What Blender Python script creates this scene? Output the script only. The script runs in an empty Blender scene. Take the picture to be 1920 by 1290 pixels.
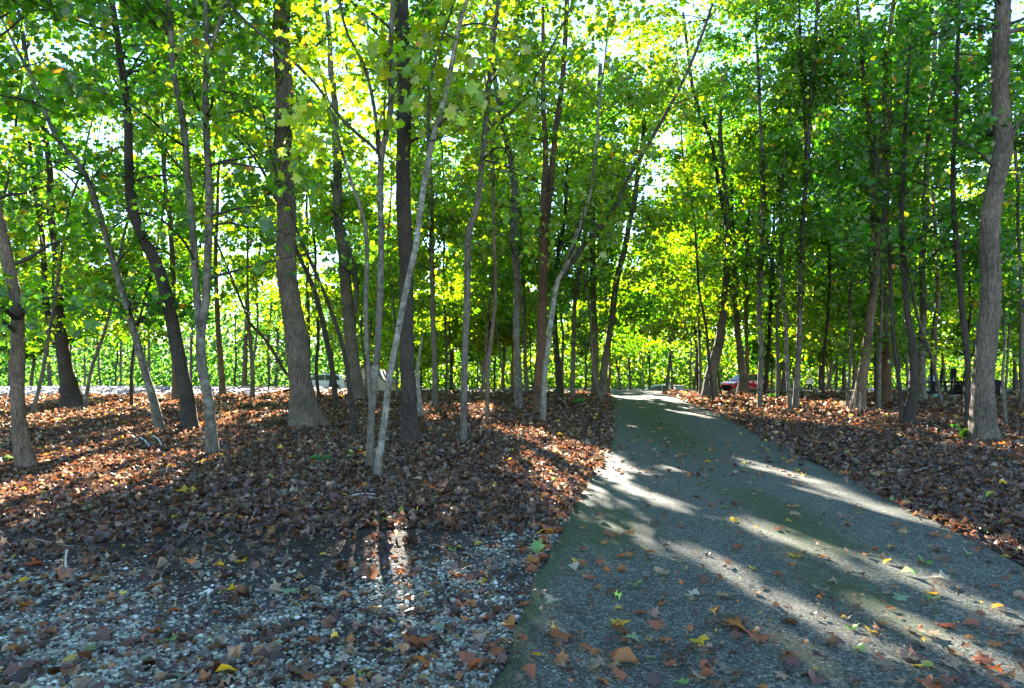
import bpy, bmesh, math, random
import numpy as np
from mathutils import Vector, Matrix
R = np.random.RandomState(7)
random.seed(7)
sc = bpy.context.scene
COL = sc.collection

# ------------------------------------------------------------------ camera, world, sun, exposure
F = 1274.0                      # focal length in pixels of the 1920 px wide photograph
HOR = 700.0                     # eye level row
CH = 1.5
PITCH = math.atan((HOR - 645.0) / F)
cam_d = bpy.data.cameras.new('camera')
cam = bpy.data.objects.new('camera', cam_d)
COL.objects.link(cam)
cam_d.sensor_width = 36.0
cam_d.lens = 36.0 * F / 1920.0
cam_d.clip_start = 0.05
cam_d.clip_end = 3000
cam.location = (0, 0, CH)
cam.rotation_euler = (math.radians(90) + PITCH, 0, 0)
sc.camera = cam

SUN_AZ = math.atan((735 - 960) / F)          # left of straight ahead
SUN_EL = math.radians(16.0)
SUN = np.array([math.sin(SUN_AZ) * math.cos(SUN_EL), math.cos(SUN_AZ) * math.cos(SUN_EL), math.sin(SUN_EL)])
world = bpy.data.worlds.new('World')
sc.world = world
world.use_nodes = True
wn = world.node_tree
wn.nodes.clear()
sky = wn.nodes.new('ShaderNodeTexSky')
sky.sky_type = 'NISHITA'
sky.sun_disc = False
sky.sun_elevation = SUN_EL
sky.sun_rotation = SUN_AZ
sky.altitude = 300
sky.air_density = 1.0
sky.dust_density = 0.0
sky.ozone_density = 2.2
bg = wn.nodes.new('ShaderNodeBackground')
bg.inputs['Strength'].default_value = 0.064
wo = wn.nodes.new('ShaderNodeOutputWorld')
wn.links.new(sky.outputs[0], bg.inputs[0])
wn.links.new(bg.outputs[0], wo.inputs[0])

sl = bpy.data.lights.new('sun', 'SUN')
sl.energy = 5.0
sl.angle = math.radians(0.35)
sl.color = (1.0, 0.9, 0.76)
so = bpy.data.objects.new('sun', sl)
COL.objects.link(so)
so.rotation_euler = Vector(SUN).to_track_quat('Z', 'Y').to_euler()

sc.view_settings.view_transform = 'Standard'
sc.view_settings.look = 'None'
sc.view_settings.exposure = 3.48
sc.view_settings.gamma = 1.0
sc.view_settings.use_curve_mapping = False
cy = sc.cycles
cy.max_bounces = 9
cy.diffuse_bounces = 7
cy.glossy_bounces = 2
cy.transmission_bounces = 5
cy.transparent_max_bounces = 4
cy.caustics_reflective = False
cy.caustics_refractive = False
cy.use_denoising = True
cy.sample_clamp_indirect = 4.0

# ------------------------------------------------------------------ numeric helpers
def sst(a, b, x):
    t = np.clip((np.asarray(x, float) - a) / (b - a), 0, 1)
    return t * t * (3 - 2 * t)

def smooth_z(x, y):
    x = np.asarray(x, float); y = np.asarray(y, float)
    wl = 1 - sst(-16, -9, x)
    up = 0.42 * sst(13, 37, y)
    near_drop = 0.75 * sst(41, 60, y)
    left_drop = 1.2 * sst(56, 75, y)
    return up - (1 - wl) * near_drop - wl * left_drop + 11 * sst(124, 190, y)

def waves(x, y, s=1.0, seed=0):
    a = np.sin(x * 1.7 * s + 1.3 + seed) * np.cos(y * 1.3 * s + .4) + 0.6 * np.sin(x * 3.1 * s - y * 2.3 * s + 2.1 + seed)
    b = 0.5 * np.sin(x * 5.3 * s + y * 4.1 * s + seed * 2) + 0.35 * np.cos(x * 8.7 * s - y * 7.9 * s + .7)
    return (a + b) / 2.45

def px_dir(px, py):
    a = (np.asarray(px, float) - 960) / F
    b = (645 - np.asarray(py, float)) / F
    cp, sp = math.cos(PITCH), math.sin(PITCH)
    return np.stack([a, cp - b * sp, sp + b * cp], -1)

def at_depth(px, py, d):
    v = px_dir(px, py)
    return np.array([0, 0, CH]) + v * (d / v[..., 1:2])

def on_ground(px, py):
    """first crossing of the viewing ray with the smooth ground"""
    px = np.atleast_1d(np.asarray(px, float)); py = np.atleast_1d(np.asarray(py, float))
    v = px_dir(px, py)
    v = v / v[:, 1:2]
    ds = np.concatenate([np.arange(2, 60, 0.1), np.arange(60, 400, 1.0)])
    X = v[:, 0:1] * ds; Z = CH + v[:, 2:3] * ds
    below = Z <= smooth_z(X, ds[None, :].repeat(len(px), 0))
    idx = np.where(below.any(1), below.argmax(1), len(ds) - 1)
    d = ds[idx]
    d0 = ds[np.maximum(idx - 1, 0)]
    for _ in range(12):
        m = (d + d0) / 2
        bel = (CH + v[:, 2] * m) <= smooth_z(v[:, 0] * m, m)
        d = np.where(bel, m, d); d0 = np.where(bel, d0, m)
    return np.stack([v[:, 0] * d, d, smooth_z(v[:, 0] * d, d)], -1)

def project(P):
    q = P - np.array([0, 0, CH])
    cp, sp = math.cos(PITCH), math.sin(PITCH)
    dep = q[:, 1] * cp + q[:, 2] * sp
    upc = -q[:, 1] * sp + q[:, 2] * cp
    dd = np.maximum(dep, 1e-3)
    return 960 + F * q[:, 0] / dd, 645 - F * upc / dd, dep

# driveway edges traced on the ground
L_EDGE = [(905, 1340), (930, 1290), (978, 1165), (1018, 1075), (1060, 978), (1090, 925), (1120, 880), (1140, 845), (1149, 800), (1151, 765), (1148, 750), (1146, 744)]
R_EDGE = [(2420, 1340), (2330, 1290), (2130, 1180), (1990, 1105), (1830, 1020), (1700, 958), (1600, 905), (1480, 848), (1395, 802), (1330, 770), (1288, 754), (1262, 746)]
LE = on_ground([p[0] for p in L_EDGE], [p[1] for p in L_EDGE])
RE = on_ground([p[0] for p in R_EDGE], [p[1] for p in R_EDGE])
def edge_fn(E):
    o = np.argsort(E[:, 1]); ys = E[o, 1]; xs = E[o, 0]
    s = (xs[1] - xs[0]) / (ys[1] - ys[0])
    e = (xs[-1] - xs[-3]) / (ys[-1] - ys[-3])
    ys = np.concatenate([[-20], ys, [75]])
    xs = np.concatenate([[xs[0] + s * (-20 - ys[1])], xs, [xs[-1] + e * (75 - ys[-2])]])
    return lambda y: np.interp(y, ys, xs)
xl_raw, xr_raw = edge_fn(LE), edge_fn(RE)
def xl(y): return (xl_raw(np.asarray(y) - .8) + xl_raw(np.asarray(y) + .8) + xl_raw(y)) / 3
def xr(y): return (xr_raw(np.asarray(y) - .8) + xr_raw(np.asarray(y) + .8) + xr_raw(y)) / 3
def off_road(x, y):
    """metres outside the driveway (negative inside)"""
    return np.maximum(xl(y) - x, x - xr(y))

def ground_z(x, y):
    o = sst(0.0, 0.9, off_road(x, y))
    far = 1 + 1.2 * sst(10, 30, y)
    return smooth_z(x, y) + o * (0.03 * waves(x, y) + 0.018 * waves(x, y, 3.3, 2)) * far - 0.004 + 0.02 * o

# ------------------------------------------------------------------ object helpers
def tag(o, label=None, cat=None, group=None, kind=None):
    if label: o['label'] = label
    if cat: o['category'] = cat
    if group: o['group'] = group
    if kind: o['kind'] = kind
    return o

def link(name, me, parent=None, mat=None, loc=None):
    o = bpy.data.objects.new(name, me)
    COL.objects.link(o)
    if parent: o.parent = parent
    if loc is not None: o.location = loc
    if mat is not None and me is not None and len(me.materials) == 0: me.materials.append(mat)
    return o

def thing(name, label, cat, loc, group=None, rz=0):
    o = bpy.data.objects.new(name, None)
    COL.objects.link(o)
    o.empty_display_size = 0.2
    o.location = loc
    o.rotation_euler = (0, 0, rz)
    return tag(o, label, cat, group)

def np_mesh(name, verts, faces, smooth=False, tint=None):
    """faces: (n,k) int array or list of such arrays"""
    me = bpy.data.meshes.new(name)
    if not isinstance(faces, list): faces = [faces]
    faces = [f for f in faces if len(f)]
    nl = sum(f.size for f in faces); nf = sum(len(f) for f in faces)
    me.vertices.add(len(verts)); me.vertices.foreach_set('co', np.ascontiguousarray(verts, np.float32).ravel())
    me.loops.add(nl); me.loops.foreach_set('vertex_index', np.concatenate([f.ravel() for f in faces]).astype(np.int32))
    me.polygons.add(nf)
    tot = np.concatenate([np.full(len(f), f.shape[1], np.int32) for f in faces])
    st = np.concatenate([[0], np.cumsum(tot)[:-1]]).astype(np.int32)
    me.polygons.foreach_set('loop_start', st)
    me.polygons.foreach_set('loop_total', tot)
    me.polygons.foreach_set('use_smooth', np.full(nf, smooth))
    me.update(calc_edges=True)
    if tint is not None:
        a = me.color_attributes.new('tint', 'FLOAT_COLOR', 'POINT')
        c = np.ones((len(verts), 4), np.float32); c[:, :3] = tint
        a.data.foreach_set('color', c.ravel())
    return me

def catmull(P, n):
    P = np.asarray(P, float)
    if len(P) == 2: return P[0] + (P[1] - P[0]) * np.linspace(0, 1, n)[:, None]
    Q = np.vstack([2 * P[0] - P[1], P, 2 * P[-1] - P[-2]])
    seg = np.linalg.norm(np.diff(P[:, :3], axis=0), axis=1)
    cum = np.concatenate([[0], np.cumsum(seg)])
    s = np.linspace(0, cum[-1], n)
    i = np.clip(np.searchsorted(cum, s, 'right') - 1, 0, len(P) - 2)
    t = ((s - cum[i]) / np.maximum(seg[i], 1e-9))[:, None]
    a, b, c, d = Q[i], Q[i + 1], Q[i + 2], Q[i + 3]
    return 0.5 * (2 * b + (c - a) * t + (2 * a - 5 * b + 4 * c - d) * t ** 2 + (3 * b - 3 * c + d - a) * t ** 3)

def tube(P, rad, sides=10, rough=0.0, ridge=0.0, flare=0.0, close=True, seed=0):
    P = np.asarray(P, float); n = len(P)
    rad = np.broadcast_to(np.asarray(rad, float), (n,))
    T = np.gradient(P, axis=0); T /= np.linalg.norm(T, axis=1)[:, None] + 1e-12
    ref = np.array([0.13, 1.0, 0.07]) if abs(T[:, 1]).mean() < 0.8 else np.array([1.0, 0.1, 0.05])
    A = np.cross(T, ref); A /= np.linalg.norm(A, axis=1)[:, None] + 1e-12
    B = np.cross(T, A)
    th = np.linspace(0, 2 * math.pi, sides, endpoint=False)
    arc = np.concatenate([[0], np.cumsum(np.linalg.norm(np.diff(P, axis=0), axis=1))])
    r = rad[:, None] * np.ones(sides)
    if flare:
        lob = 0.6 + 0.4 * np.cos(th * 4 + seed) + 0.35 * np.cos(th * 3 + 2.1 * seed + 1)
        r = r * (1 + .8 * flare * np.exp(-arc / (0.10 + 1.0 * rad[0]))[:, None] * lob)
    if rough:
        ph = seed * 1.7
        r = r * (1 + rough * (np.sin(arc[:, None] * 3.1 + th * 2 + ph) * .5 + np.sin(arc[:, None] * 7.3 - th * 3 + ph * 2) * .35
                              + np.sin(arc[:, None] * 17 + th * 1 + ph) * .25))
    if ridge:
        rr = np.random.RandomState(seed + 3)
        k = 19
        prof = np.zeros_like(r)
        for q in range(6):
            kk = rr.randint(9, k)
            prof += np.abs(np.sin(0.5 * (th * kk + rr.rand() * 6 + 1.2 * np.sin(arc[:, None] * rr.uniform(1, 3) + rr.rand() * 6)))) / 6
        prof += 0.25 * np.sin(arc[:, None] * 31 + th * 5) * np.sin(arc[:, None] * 13 + th * 9)
        r = r + ridge * (prof - .5)
    V = P[:, None, :] + r[:, :, None] * (np.cos(th)[None, :, None] * A[:, None, :] + np.sin(th)[None, :, None] * B[:, None, :])
    V = V.reshape(-1, 3)
    i = np.arange(n - 1)[:, None] * sides; j = np.arange(sides)[None, :]; j2 = (j + 1) % sides
    Fq = np.stack([i + j, i + j2, i + sides + j2, i + sides + j], -1).reshape(-1, 4)
    fs = [Fq]
    if close: fs.append(((n - 1) * sides + np.arange(sides))[None, :])
    return V, fs

def merge(parts):
    vs, quads, others = [], [], {}
    off = 0
    for V, fs in parts:
        vs.append(V)
        for f in fs: others.setdefault(f.shape[1], []).append(f + off)
        off += len(V)
    return np.vstack(vs), [np.vstack(v) for v in others.values()]

# leaf outlines (u across, v along), stem at the origin
HEX = np.array([(0, 0), (.34, .22), (.38, .6), (0, 1.0), (-.38, .6), (-.34, .22)])
RHO = np.array([(0, 0), (.42, .45), (0, 1.0), (-.42, .45)])
TULIP = np.array([(0, 0), (.38, .05), (.52, .32), (.34, .46), (.46, .82), (.12, .74), (0, 1.0), (-.12, .74), (-.46, .82), (-.34, .46), (-.52, .32), (-.38, .05)])
STAR = np.array([(0, 0), (.18, .1), (.45, -.05), (.38, .2), (.72, .42), (.36, .48), (.42, .78), (.16, .68), (0, 1.05), (-.16, .68), (-.42, .78), (-.36, .48), (-.72, .42), (-.38, .2), (-.45, -.05), (-.18, .1)])

def leaves(T, P, size, N, curl, tint):
    """one polygon per leaf; N = normals; returns verts, faces, tints"""
    n = len(P); k = len(T)
    N = N / (np.linalg.norm(N, axis=1)[:, None] + 1e-9)
    h = R.normal(size=(n, 3)); A = np.cross(N, h); A /= np.linalg.norm(A, axis=1)[:, None] + 1e-9
    B = np.cross(N, A)
    u = T[:, 0][None, :]; v = T[:, 1][None, :] - .5
    w = curl[:, None] * (np.abs(u) * 1.0 - v * v * 1.2 + .1)
    s = size[:, None, None]
    V = P[:, None, :] + s * (u[..., None] * A[:, None, :] + v[..., None] * B[:, None, :] + w[..., None] * N[:, None, :])
    Fc = np.arange(n * k).reshape(n, k)
    return V.reshape(-1, 3), Fc, np.repeat(tint, k, axis=0)

# ------------------------------------------------------------------ materials
def mat(name):
    m = bpy.data.materials.new(name); m.use_nodes = True
    nt = m.node_tree; nt.nodes.clear()
    out = nt.nodes.new('ShaderNodeOutputMaterial')
    return m, nt, out
def N_(nt, t, **kw):
    n = nt.nodes.new(t)
    for k, v in kw.items():
        if k in n.inputs: n.inputs[k].default_value = v
        else: setattr(n, k, v)
    return n
def ramp(nt, stops, interp='LINEAR'):
    n = nt.nodes.new('ShaderNodeValToRGB'); cr = n.color_ramp; cr.interpolation = interp
    while len(cr.elements) > 1: cr.elements.remove(cr.elements[-1])
    cr.elements[0].position = stops[0][0]; cr.elements[0].color = (*stops[0][1], 1)
    for p, c in stops[1:]:
        e = cr.elements.new(p); e.color = (*c, 1)
    return n
def mixc(nt, fac, a, b, mode='MIX'):
    n = nt.nodes.new('ShaderNodeMix'); n.data_type = 'RGBA'; n.blend_type = mode
    L = nt.links
    for s, v in ((0, fac), (6, a), (7, b)):
        if isinstance(v, bpy.types.NodeSocket): L.new(v, n.inputs[s])
        elif s == 0: n.inputs[0].default_value = v
        else: n.inputs[s].default_value = (*v, 1)
    return n.outputs[2]
def pmat(name, col, rough=0.6, metal=0.0, grain=0.0, gscale=20.0, spec=0.4, coat=0.0, bump=0.0):
    m, nt, out = mat(name)
    b = N_(nt, 'ShaderNodeBsdfPrincipled', Roughness=rough, Metallic=metal)
    b.inputs['Specular IOR Level'].default_value = spec
    b.inputs['Coat Weight'].default_value = coat
    tc = N_(nt, 'ShaderNodeTexCoord')
    nz = N_(nt, 'ShaderNodeTexNoise', Scale=gscale, Detail=5.0)
    nt.links.new(tc.outputs['Object'], nz.inputs['Vector'])
    r = ramp(nt, [(0.3, tuple(c * (1 - grain) for c in col)), (0.7, tuple(min(1, c * (1 + grain)) for c in col))])
    nt.links.new(nz.outputs[0], r.inputs[0]); nt.links.new(r.outputs[0], b.inputs['Base Color'])
    if bump:
        bp = N_(nt, 'ShaderNodeBump', Strength=bump, Distance=0.01)
        nt.links.new(nz.outputs[0], bp.inputs['Height']); nt.links.new(bp.outputs[0], b.inputs['Normal'])
    nt.links.new(b.outputs[0], out.inputs[0])
    return m

def leaf_material(name, trans=0.55, tgain=(2.8, 3.0, 0.4), gloss=0.05):
    m, nt, out = mat(name)
    a = N_(nt, 'ShaderNodeAttribute'); a.attribute_name = 'tint'
    tc = N_(nt, 'ShaderNodeTexCoord')
    nz = N_(nt, 'ShaderNodeTexNoise', Scale=35.0, Detail=2.0)
    nt.links.new(tc.outputs['Object'], nz.inputs['Vector'])
    rr = ramp(nt, [(0.3, (.75, .75, .75)), (.7, (1.2, 1.2, 1.2))]); nt.links.new(nz.outputs[0], rr.inputs[0])
    base = mixc(nt, 1.0, a.outputs['Color'], rr.outputs[0], 'MULTIPLY')
    tr = mixc(nt, 1.0, base, tgain, 'MULTIPLY')
    d = N_(nt, 'ShaderNodeBsdfDiffuse'); t = N_(nt, 'ShaderNodeBsdfTranslucent')
    nt.links.new(base, d.inputs[0]); nt.links.new(tr, t.inputs[0])
    mx = N_(nt, 'ShaderNodeMixShader'); mx.inputs[0].default_value = trans
    nt.links.new(d.outputs[0], mx.inputs[1]); nt.links.new(t.outputs[0], mx.inputs[2])
    g = N_(nt, 'ShaderNodeBsdfGlossy', Roughness=0.38)
    m2 = N_(nt, 'ShaderNodeMixShader'); m2.inputs[0].default_value = gloss
    nt.links.new(mx.outputs[0], m2.inputs[1]); nt.links.new(g.outputs[0], m2.inputs[2])
    nt.links.new(m2.outputs[0], out.inputs[0])
    return m

def bark_material(name, dark, light, vs=(26, 26, 4.0), bump=0.9, lichen=None, lic_amt=0.5, bands=0.0):
    m, nt, out = mat(name); L = nt.links
    tc = N_(nt, 'ShaderNodeTexCoord')
    mp = N_(nt, 'ShaderNodeMapping'); mp.inputs['Scale'].default_value = vs
    L.new(tc.outputs['Object'], mp.inputs[0])
    nz = N_(nt, 'ShaderNodeTexNoise', Scale=1.0, Detail=7.0, Roughness=0.62, Distortion=0.6)
    L.new(mp.outputs[0], nz.inputs['Vector'])
    vo = N_(nt, 'ShaderNodeTexVoronoi', Scale=1.3); vo.feature = 'DISTANCE_TO_EDGE'
    L.new(mp.outputs[0], vo.inputs['Vector'])
    vr = ramp(nt, [(0.0, (0, 0, 0)), (0.12, (1, 1, 1))]); L.new(vo.outputs['Distance'], vr.inputs[0])
    h = mixc(nt, 0.45, nz.outputs[0], vr.outputs[0], 'MULTIPLY')
    r = ramp(nt, [(0.18, dark), (0.62, light)]); L.new(h, r.inputs[0])
    col = r.outputs[0]
    big = N_(nt, 'ShaderNodeTexNoise', Scale=1.7, Detail=4.0, Roughness=0.6)
    L.new(tc.outputs['Object'], big.inputs['Vector'])
    br = ramp(nt, [(0.3, (.6, .6, .6)), (0.7, (1.25, 1.22, 1.18))]); L.new(big.outputs[0], br.inputs[0])
    col = mixc(nt, 1.0, col, br.outputs[0], 'MULTIPLY')
    if lichen:
        l2 = N_(nt, 'ShaderNodeTexNoise', Scale=5.5, Detail=6.0, Roughness=0.7)
        L.new(tc.outputs['Object'], l2.inputs['Vector'])
        lr = ramp(nt, [(1 - lic_amt, (0, 0, 0)), (1 - lic_amt + .12, (1, 1, 1))]); L.new(l2.outputs[0], lr.inputs[0])
        col = mixc(nt, lr.outputs[0], col, lichen)
    if bands:
        m3 = N_(nt, 'ShaderNodeMapping'); m3.inputs['Scale'].default_value = (7, 7, 22); L.new(tc.outputs['Object'], m3.inputs[0])
        b3 = N_(nt, 'ShaderNodeTexNoise', Scale=1.0, Detail=3.0); L.new(m3.outputs[0], b3.inputs['Vector'])
        b4 = ramp(nt, [(0.36, tuple([1 - bands] * 3)), (0.46, (1, 1, 1))]); L.new(b3.outputs[0], b4.inputs[0])
        col = mixc(nt, 1.0, col, b4.outputs[0], 'MULTIPLY')
    b = N_(nt, 'ShaderNodeBsdfPrincipled', Roughness=0.9); b.inputs['Specular IOR Level'].default_value = 0.2
    L.new(col, b.inputs['Base Color'])
    bp = N_(nt, 'ShaderNodeBump', Strength=bump, Distance=0.02); L.new(h, bp.inputs['Height']); L.new(bp.outputs[0], b.inputs['Normal'])
    L.new(b.outputs[0], out.inputs[0])
    return m

M = {}
M['leaf'] = leaf_material('green_leaf')
M['litter'] = leaf_material('dry_leaf', trans=0.42, tgain=(2.3, 1.95, 1.6), gloss=0.06)
M['grey'] = bark_material('grey_bark', (.032, .027, .022), (.19, .168, .142), lichen=(.19, .19, .165), lic_amt=.42)
M['furrow'] = bark_material('furrowed_bark', (.016, .012, .009), (.205, .168, .134), vs=(30, 30, 3.5), bump=1.0)
M['brown'] = bark_material('brown_bark', (.042, .028, .018), (.21, .155, .115), lichen=(.22, .21, .17), lic_amt=.38)
M['dark'] = bark_material('dark_bark', (.010, .009, .008), (.085, .07, .058), vs=(30, 30, 9), bump=1.0, lichen=(.16, .17, .13), lic_amt=.33)
M['smooth'] = bark_material('smooth_bark', (.055, .047, .038), (.16, .144, .118), vs=(7, 7, 2.2), bump=.4, lichen=(.20, .20, .17), lic_amt=.48, bands=.28)
M['pale'] = bark_material('pale_bark', (.085, .078, .06), (.23, .22, .18), vs=(6, 6, 2.5), bump=.4, lichen=(.30, .30, .25), lic_amt=.5, bands=.4)
M['red'] = bark_material('reddish_bark', (.035, .02, .013), (.16, .095, .065))
M['twig'] = pmat('twig_bark', (.045, .036, .028), 0.85, grain=.4, gscale=8)
M['stick'] = pmat('dead_wood', (.24, .20, .15), 0.9, grain=.4, gscale=14, bump=.5)
M['palestick'] = pmat('bleached_wood', (.42, .42, .38), 0.9, grain=.3, gscale=14, bump=.5)

# ------------------------------------------------------------------ ground
def ground_material():
    m, nt, out = mat('forest_soil'); L = nt.links
    tc = N_(nt, 'ShaderNodeTexCoord')
    n1 = N_(nt, 'ShaderNodeTexNoise', Scale=9.0, Detail=8.0, Roughness=.7); L.new(tc.outputs['Object'], n1.inputs['Vector'])
    vo = N_(nt, 'ShaderNodeTexVoronoi', Scale=14.0); L.new(tc.outputs['Object'], vo.inputs['Vector'])
    cr = ramp(nt, [(0.0, (.03, .018, .011)), (.35, (.085, .045, .026)), (.65, (.14, .075, .04)), (1.0, (.2, .14, .09))])
    sx = N_(nt, 'ShaderNodeSeparateColor'); L.new(vo.outputs['Color'], sx.inputs[0]); L.new(sx.outputs[0], cr.inputs[0])
    soil = ramp(nt, [(0.3, (.018, .014, .010)), (.7, (.055, .042, .032))]); L.new(n1.outputs[0], soil.inputs[0])
    a = N_(nt, 'ShaderNodeAttribute'); a.attribute_name = 'tint'
    ss = N_(nt, 'ShaderNodeSeparateColor'); L.new(a.outputs['Color'], ss.inputs[0])
    base = mixc(nt, ss.outputs[0], soil.outputs[0], cr.outputs[0])
    grv = ramp(nt, [(0.3, (.035, .034, .03)), (.75, (.17, .17, .165))]); 
    n2 = N_(nt, 'ShaderNodeTexNoise', Scale=60.0, Detail=4.0); L.new(tc.outputs['Object'], n2.inputs['Vector']); L.new(n2.outputs[0], grv.inputs[0])
    base = mixc(nt, ss.outputs[1], base, grv.outputs[0])
    base = mixc(nt, ss.outputs[2], base, (.06, .12, .03))
    b = N_(nt, 'ShaderNodeBsdfPrincipled', Roughness=.95); b.inputs['Specular IOR Level'].default_value = .15
    L.new(base, b.inputs['Base Color'])
    bp = N_(nt, 'ShaderNodeBump', Strength=.9, Distance=.04); L.new(n1.outputs[0], bp.inputs['Height']); L.new(bp.outputs[0], b.inputs['Normal'])
    L.new(b.outputs[0], out.inputs[0]); return m

def gravel_w(x, y):
    """how gravelly the ground is"""
    edge = 5.35 + 0.5 * waves(x, y, .9, 5) - 0.0 * x + 1.9 * sst(-1.3, 0.3, x)
    w = (1 - sst(edge - 1.3, edge + .9, y)) * (x < xl(y) + .2)
    pat = .5 + .5 * waves(x * 1.3, y * 1.6, 1.1, 9) * .7 + .3 * waves(x, y, 4.1, 1)
    return w * (0.22 + 0.78 * sst(.2, .7, pat))

xs = np.unique(np.concatenate([np.arange(-320, -40, 14), np.arange(-40, -14, .6), np.arange(-14, 18, .22), np.arange(18, 44, .6), np.arange(44, 330, 14)]))
ys = np.unique(np.concatenate([np.arange(-60, -2, 5), np.arange(-2, 16, .2), np.arange(16, 44, .3), np.arange(44, 100, 1.2), np.arange(100, 900, 30)]))
X, Y = np.meshgrid(xs, ys)
Z = ground_z(X, Y)
# far land falls a little then stays level
V = np.stack([X, Y, Z], -1).reshape(-1, 3)
nx, ny = len(xs), len(ys)
i = np.arange(ny - 1)[:, None] * nx; j = np.arange(nx - 1)[None, :]
Fg = np.stack([i + j, i + j + 1, i + nx + j + 1, i + nx + j], -1).reshape(-1, 4)
gw = gravel_w(X, Y)
bare = sst(.2, .9, .5 + .5 * waves(X, Y, .5, 4)) * (1 - sst(7.5, 9.5, Y))
tint = np.stack([np.clip(sst(6.5, 8.5, Y) + .15 - .4 * bare, 0, 1), gw, sst(66, 80, Y)], -1).reshape(-1, 3)
g = link('ground', np_mesh('ground', V, Fg, True, tint), mat=ground_material())
tag(g, kind='structure')

# driveway sheet
def road_material():
    m, nt, out = mat('old_asphalt'); L = nt.links
    tc = N_(nt, 'ShaderNodeTexCoord')
    vo = N_(nt, 'ShaderNodeTexVoronoi', Scale=95.0); L.new(tc.outputs['Object'], vo.inputs['Vector'])
    n1 = N_(nt, 'ShaderNodeTexNoise', Scale=2.2, Detail=8.0, Roughness=.65); L.new(tc.outputs['Object'], n1.inputs['Vector'])
    n2 = N_(nt, 'ShaderNodeTexNoise', Scale=26.0, Detail=8.0, Roughness=.85); L.new(tc.outputs['Object'], n2.inputs['Vector'])
    sx = N_(nt, 'ShaderNodeSeparateColor'); L.new(vo.outputs['Color'], sx.inputs[0])
    agg = ramp(nt, [(0.0, (.018, .021, .016)), (.5, (.062, .071, .057)), (.82, (.135, .148, .118)), (1, (.25, .255, .20))]); L.new(sx.outputs[0], agg.inputs[0])
    fn = ramp(nt, [(.36, (.4, .4, .4)), (.64, (1.6, 1.6, 1.6))]); L.new(n2.outputs[0], fn.inputs[0])
    col = mixc(nt, 1.0, agg.outputs[0], fn.outputs[0], 'MULTIPLY')
    pt = ramp(nt, [(.35, (.8, .8, .8)), (.65, (1.2, 1.2, 1.2))]); L.new(n1.outputs[0], pt.inputs[0])
    col = mixc(nt, 1.0, col, pt.outputs[0], 'MULTIPLY')
    a = N_(nt, 'ShaderNodeAttribute'); a.attribute_name = 'tint'
    ss = N_(nt, 'ShaderNodeSeparateColor'); L.new(a.outputs['Color'], ss.inputs[0])
    n3 = N_(nt, 'ShaderNodeTexNoise', Scale=14.0, Detail=10.0, Roughness=.85); L.new(tc.outputs['Object'], n3.inputs['Vector'])
    md = N_(nt, 'ShaderNodeMath', operation='MULTIPLY_ADD'); L.new(ss.outputs[0], md.inputs[0]); md.inputs[1].default_value = .95
    n3s = N_(nt, 'ShaderNodeMath', operation='MULTIPLY_ADD'); mm = mixc(nt, .35, n3.outputs[0], n1.outputs[0]); L.new(mm, n3s.inputs[0]); n3s.inputs[2].default_value = -2.25; n3s.inputs[1].default_value = 4.6
    L.new(n3s.outputs[0], md.inputs[2])
    mr = ramp(nt, [(.25, (0, 0, 0)), (.6, (.4, .4, .4)), (1.0, (.85, .85, .85))]); L.new(md.outputs[0], mr.inputs[0])
    moss = ramp(nt, [(.35, (.012, .028, .006)), (.65, (.055, .085, .014))]); L.new(n2.outputs[0], moss.inputs[0])
    col = mixc(nt, mr.outputs[0], col, moss.outputs[0])
    b = N_(nt, 'ShaderNodeBsdfPrincipled', Roughness=.85); b.inputs['Specular IOR Level'].default_value = .35
    L.new(col, b.inputs['Base Color'])
    bp = N_(nt, 'ShaderNodeBump', Strength=1.0, Distance=.012)
    hh = mixc(nt, .5, n2.outputs[0], sx.outputs[0]); L.new(hh, bp.inputs['Height']); L.new(bp.outputs[0], b.inputs['Normal'])
    L.new(b.outputs[0], out.inputs[0]); return m
ry = np.unique(np.concatenate([np.arange(-6, 16, .12), np.arange(16, 46, .35), np.arange(46, 66, 1)]))
nu = 46
u = np.linspace(0, 1, nu)
RX = xl(ry)[:, None] * (1 - u) + xr(ry)[:, None] * u
wig = 0.018 * np.sin(ry * 2.3) + 0.015 * np.sin(ry * 7.1 + 1) + .008 * np.sin(ry * 17.)
RX[:, 0] += wig; RX[:, -1] -= wig * .7
RY = ry[:, None] * np.ones(nu)
RZ = smooth_z(RX, RY) + 0.035 - 0.012 * (2 * u - 1) ** 2 + .004 * waves(RX, RY, 1.5, 3)
RX = np.concatenate([RX[:, :1] - .03, RX, RX[:, -1:] + .03], 1); RY = np.concatenate([RY[:, :1], RY, RY[:, -1:]], 1); RZ = np.concatenate([RZ[:, :1] - .06, RZ, RZ[:, -1:] - .06], 1)
ppx, ppy, _ = project(np.stack([RX, RY, RZ], -1).reshape(-1, 3))
def blob(cx, cy, rx, ry_, ang):
    c, s = math.cos(ang), math.sin(ang)
    dx, dy = ppx - cx, ppy - cy
    a = (dx * c + dy * s) / rx; b = (-dx * s + dy * c) / ry_
    return np.exp(-(a * a + b * b))
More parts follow.
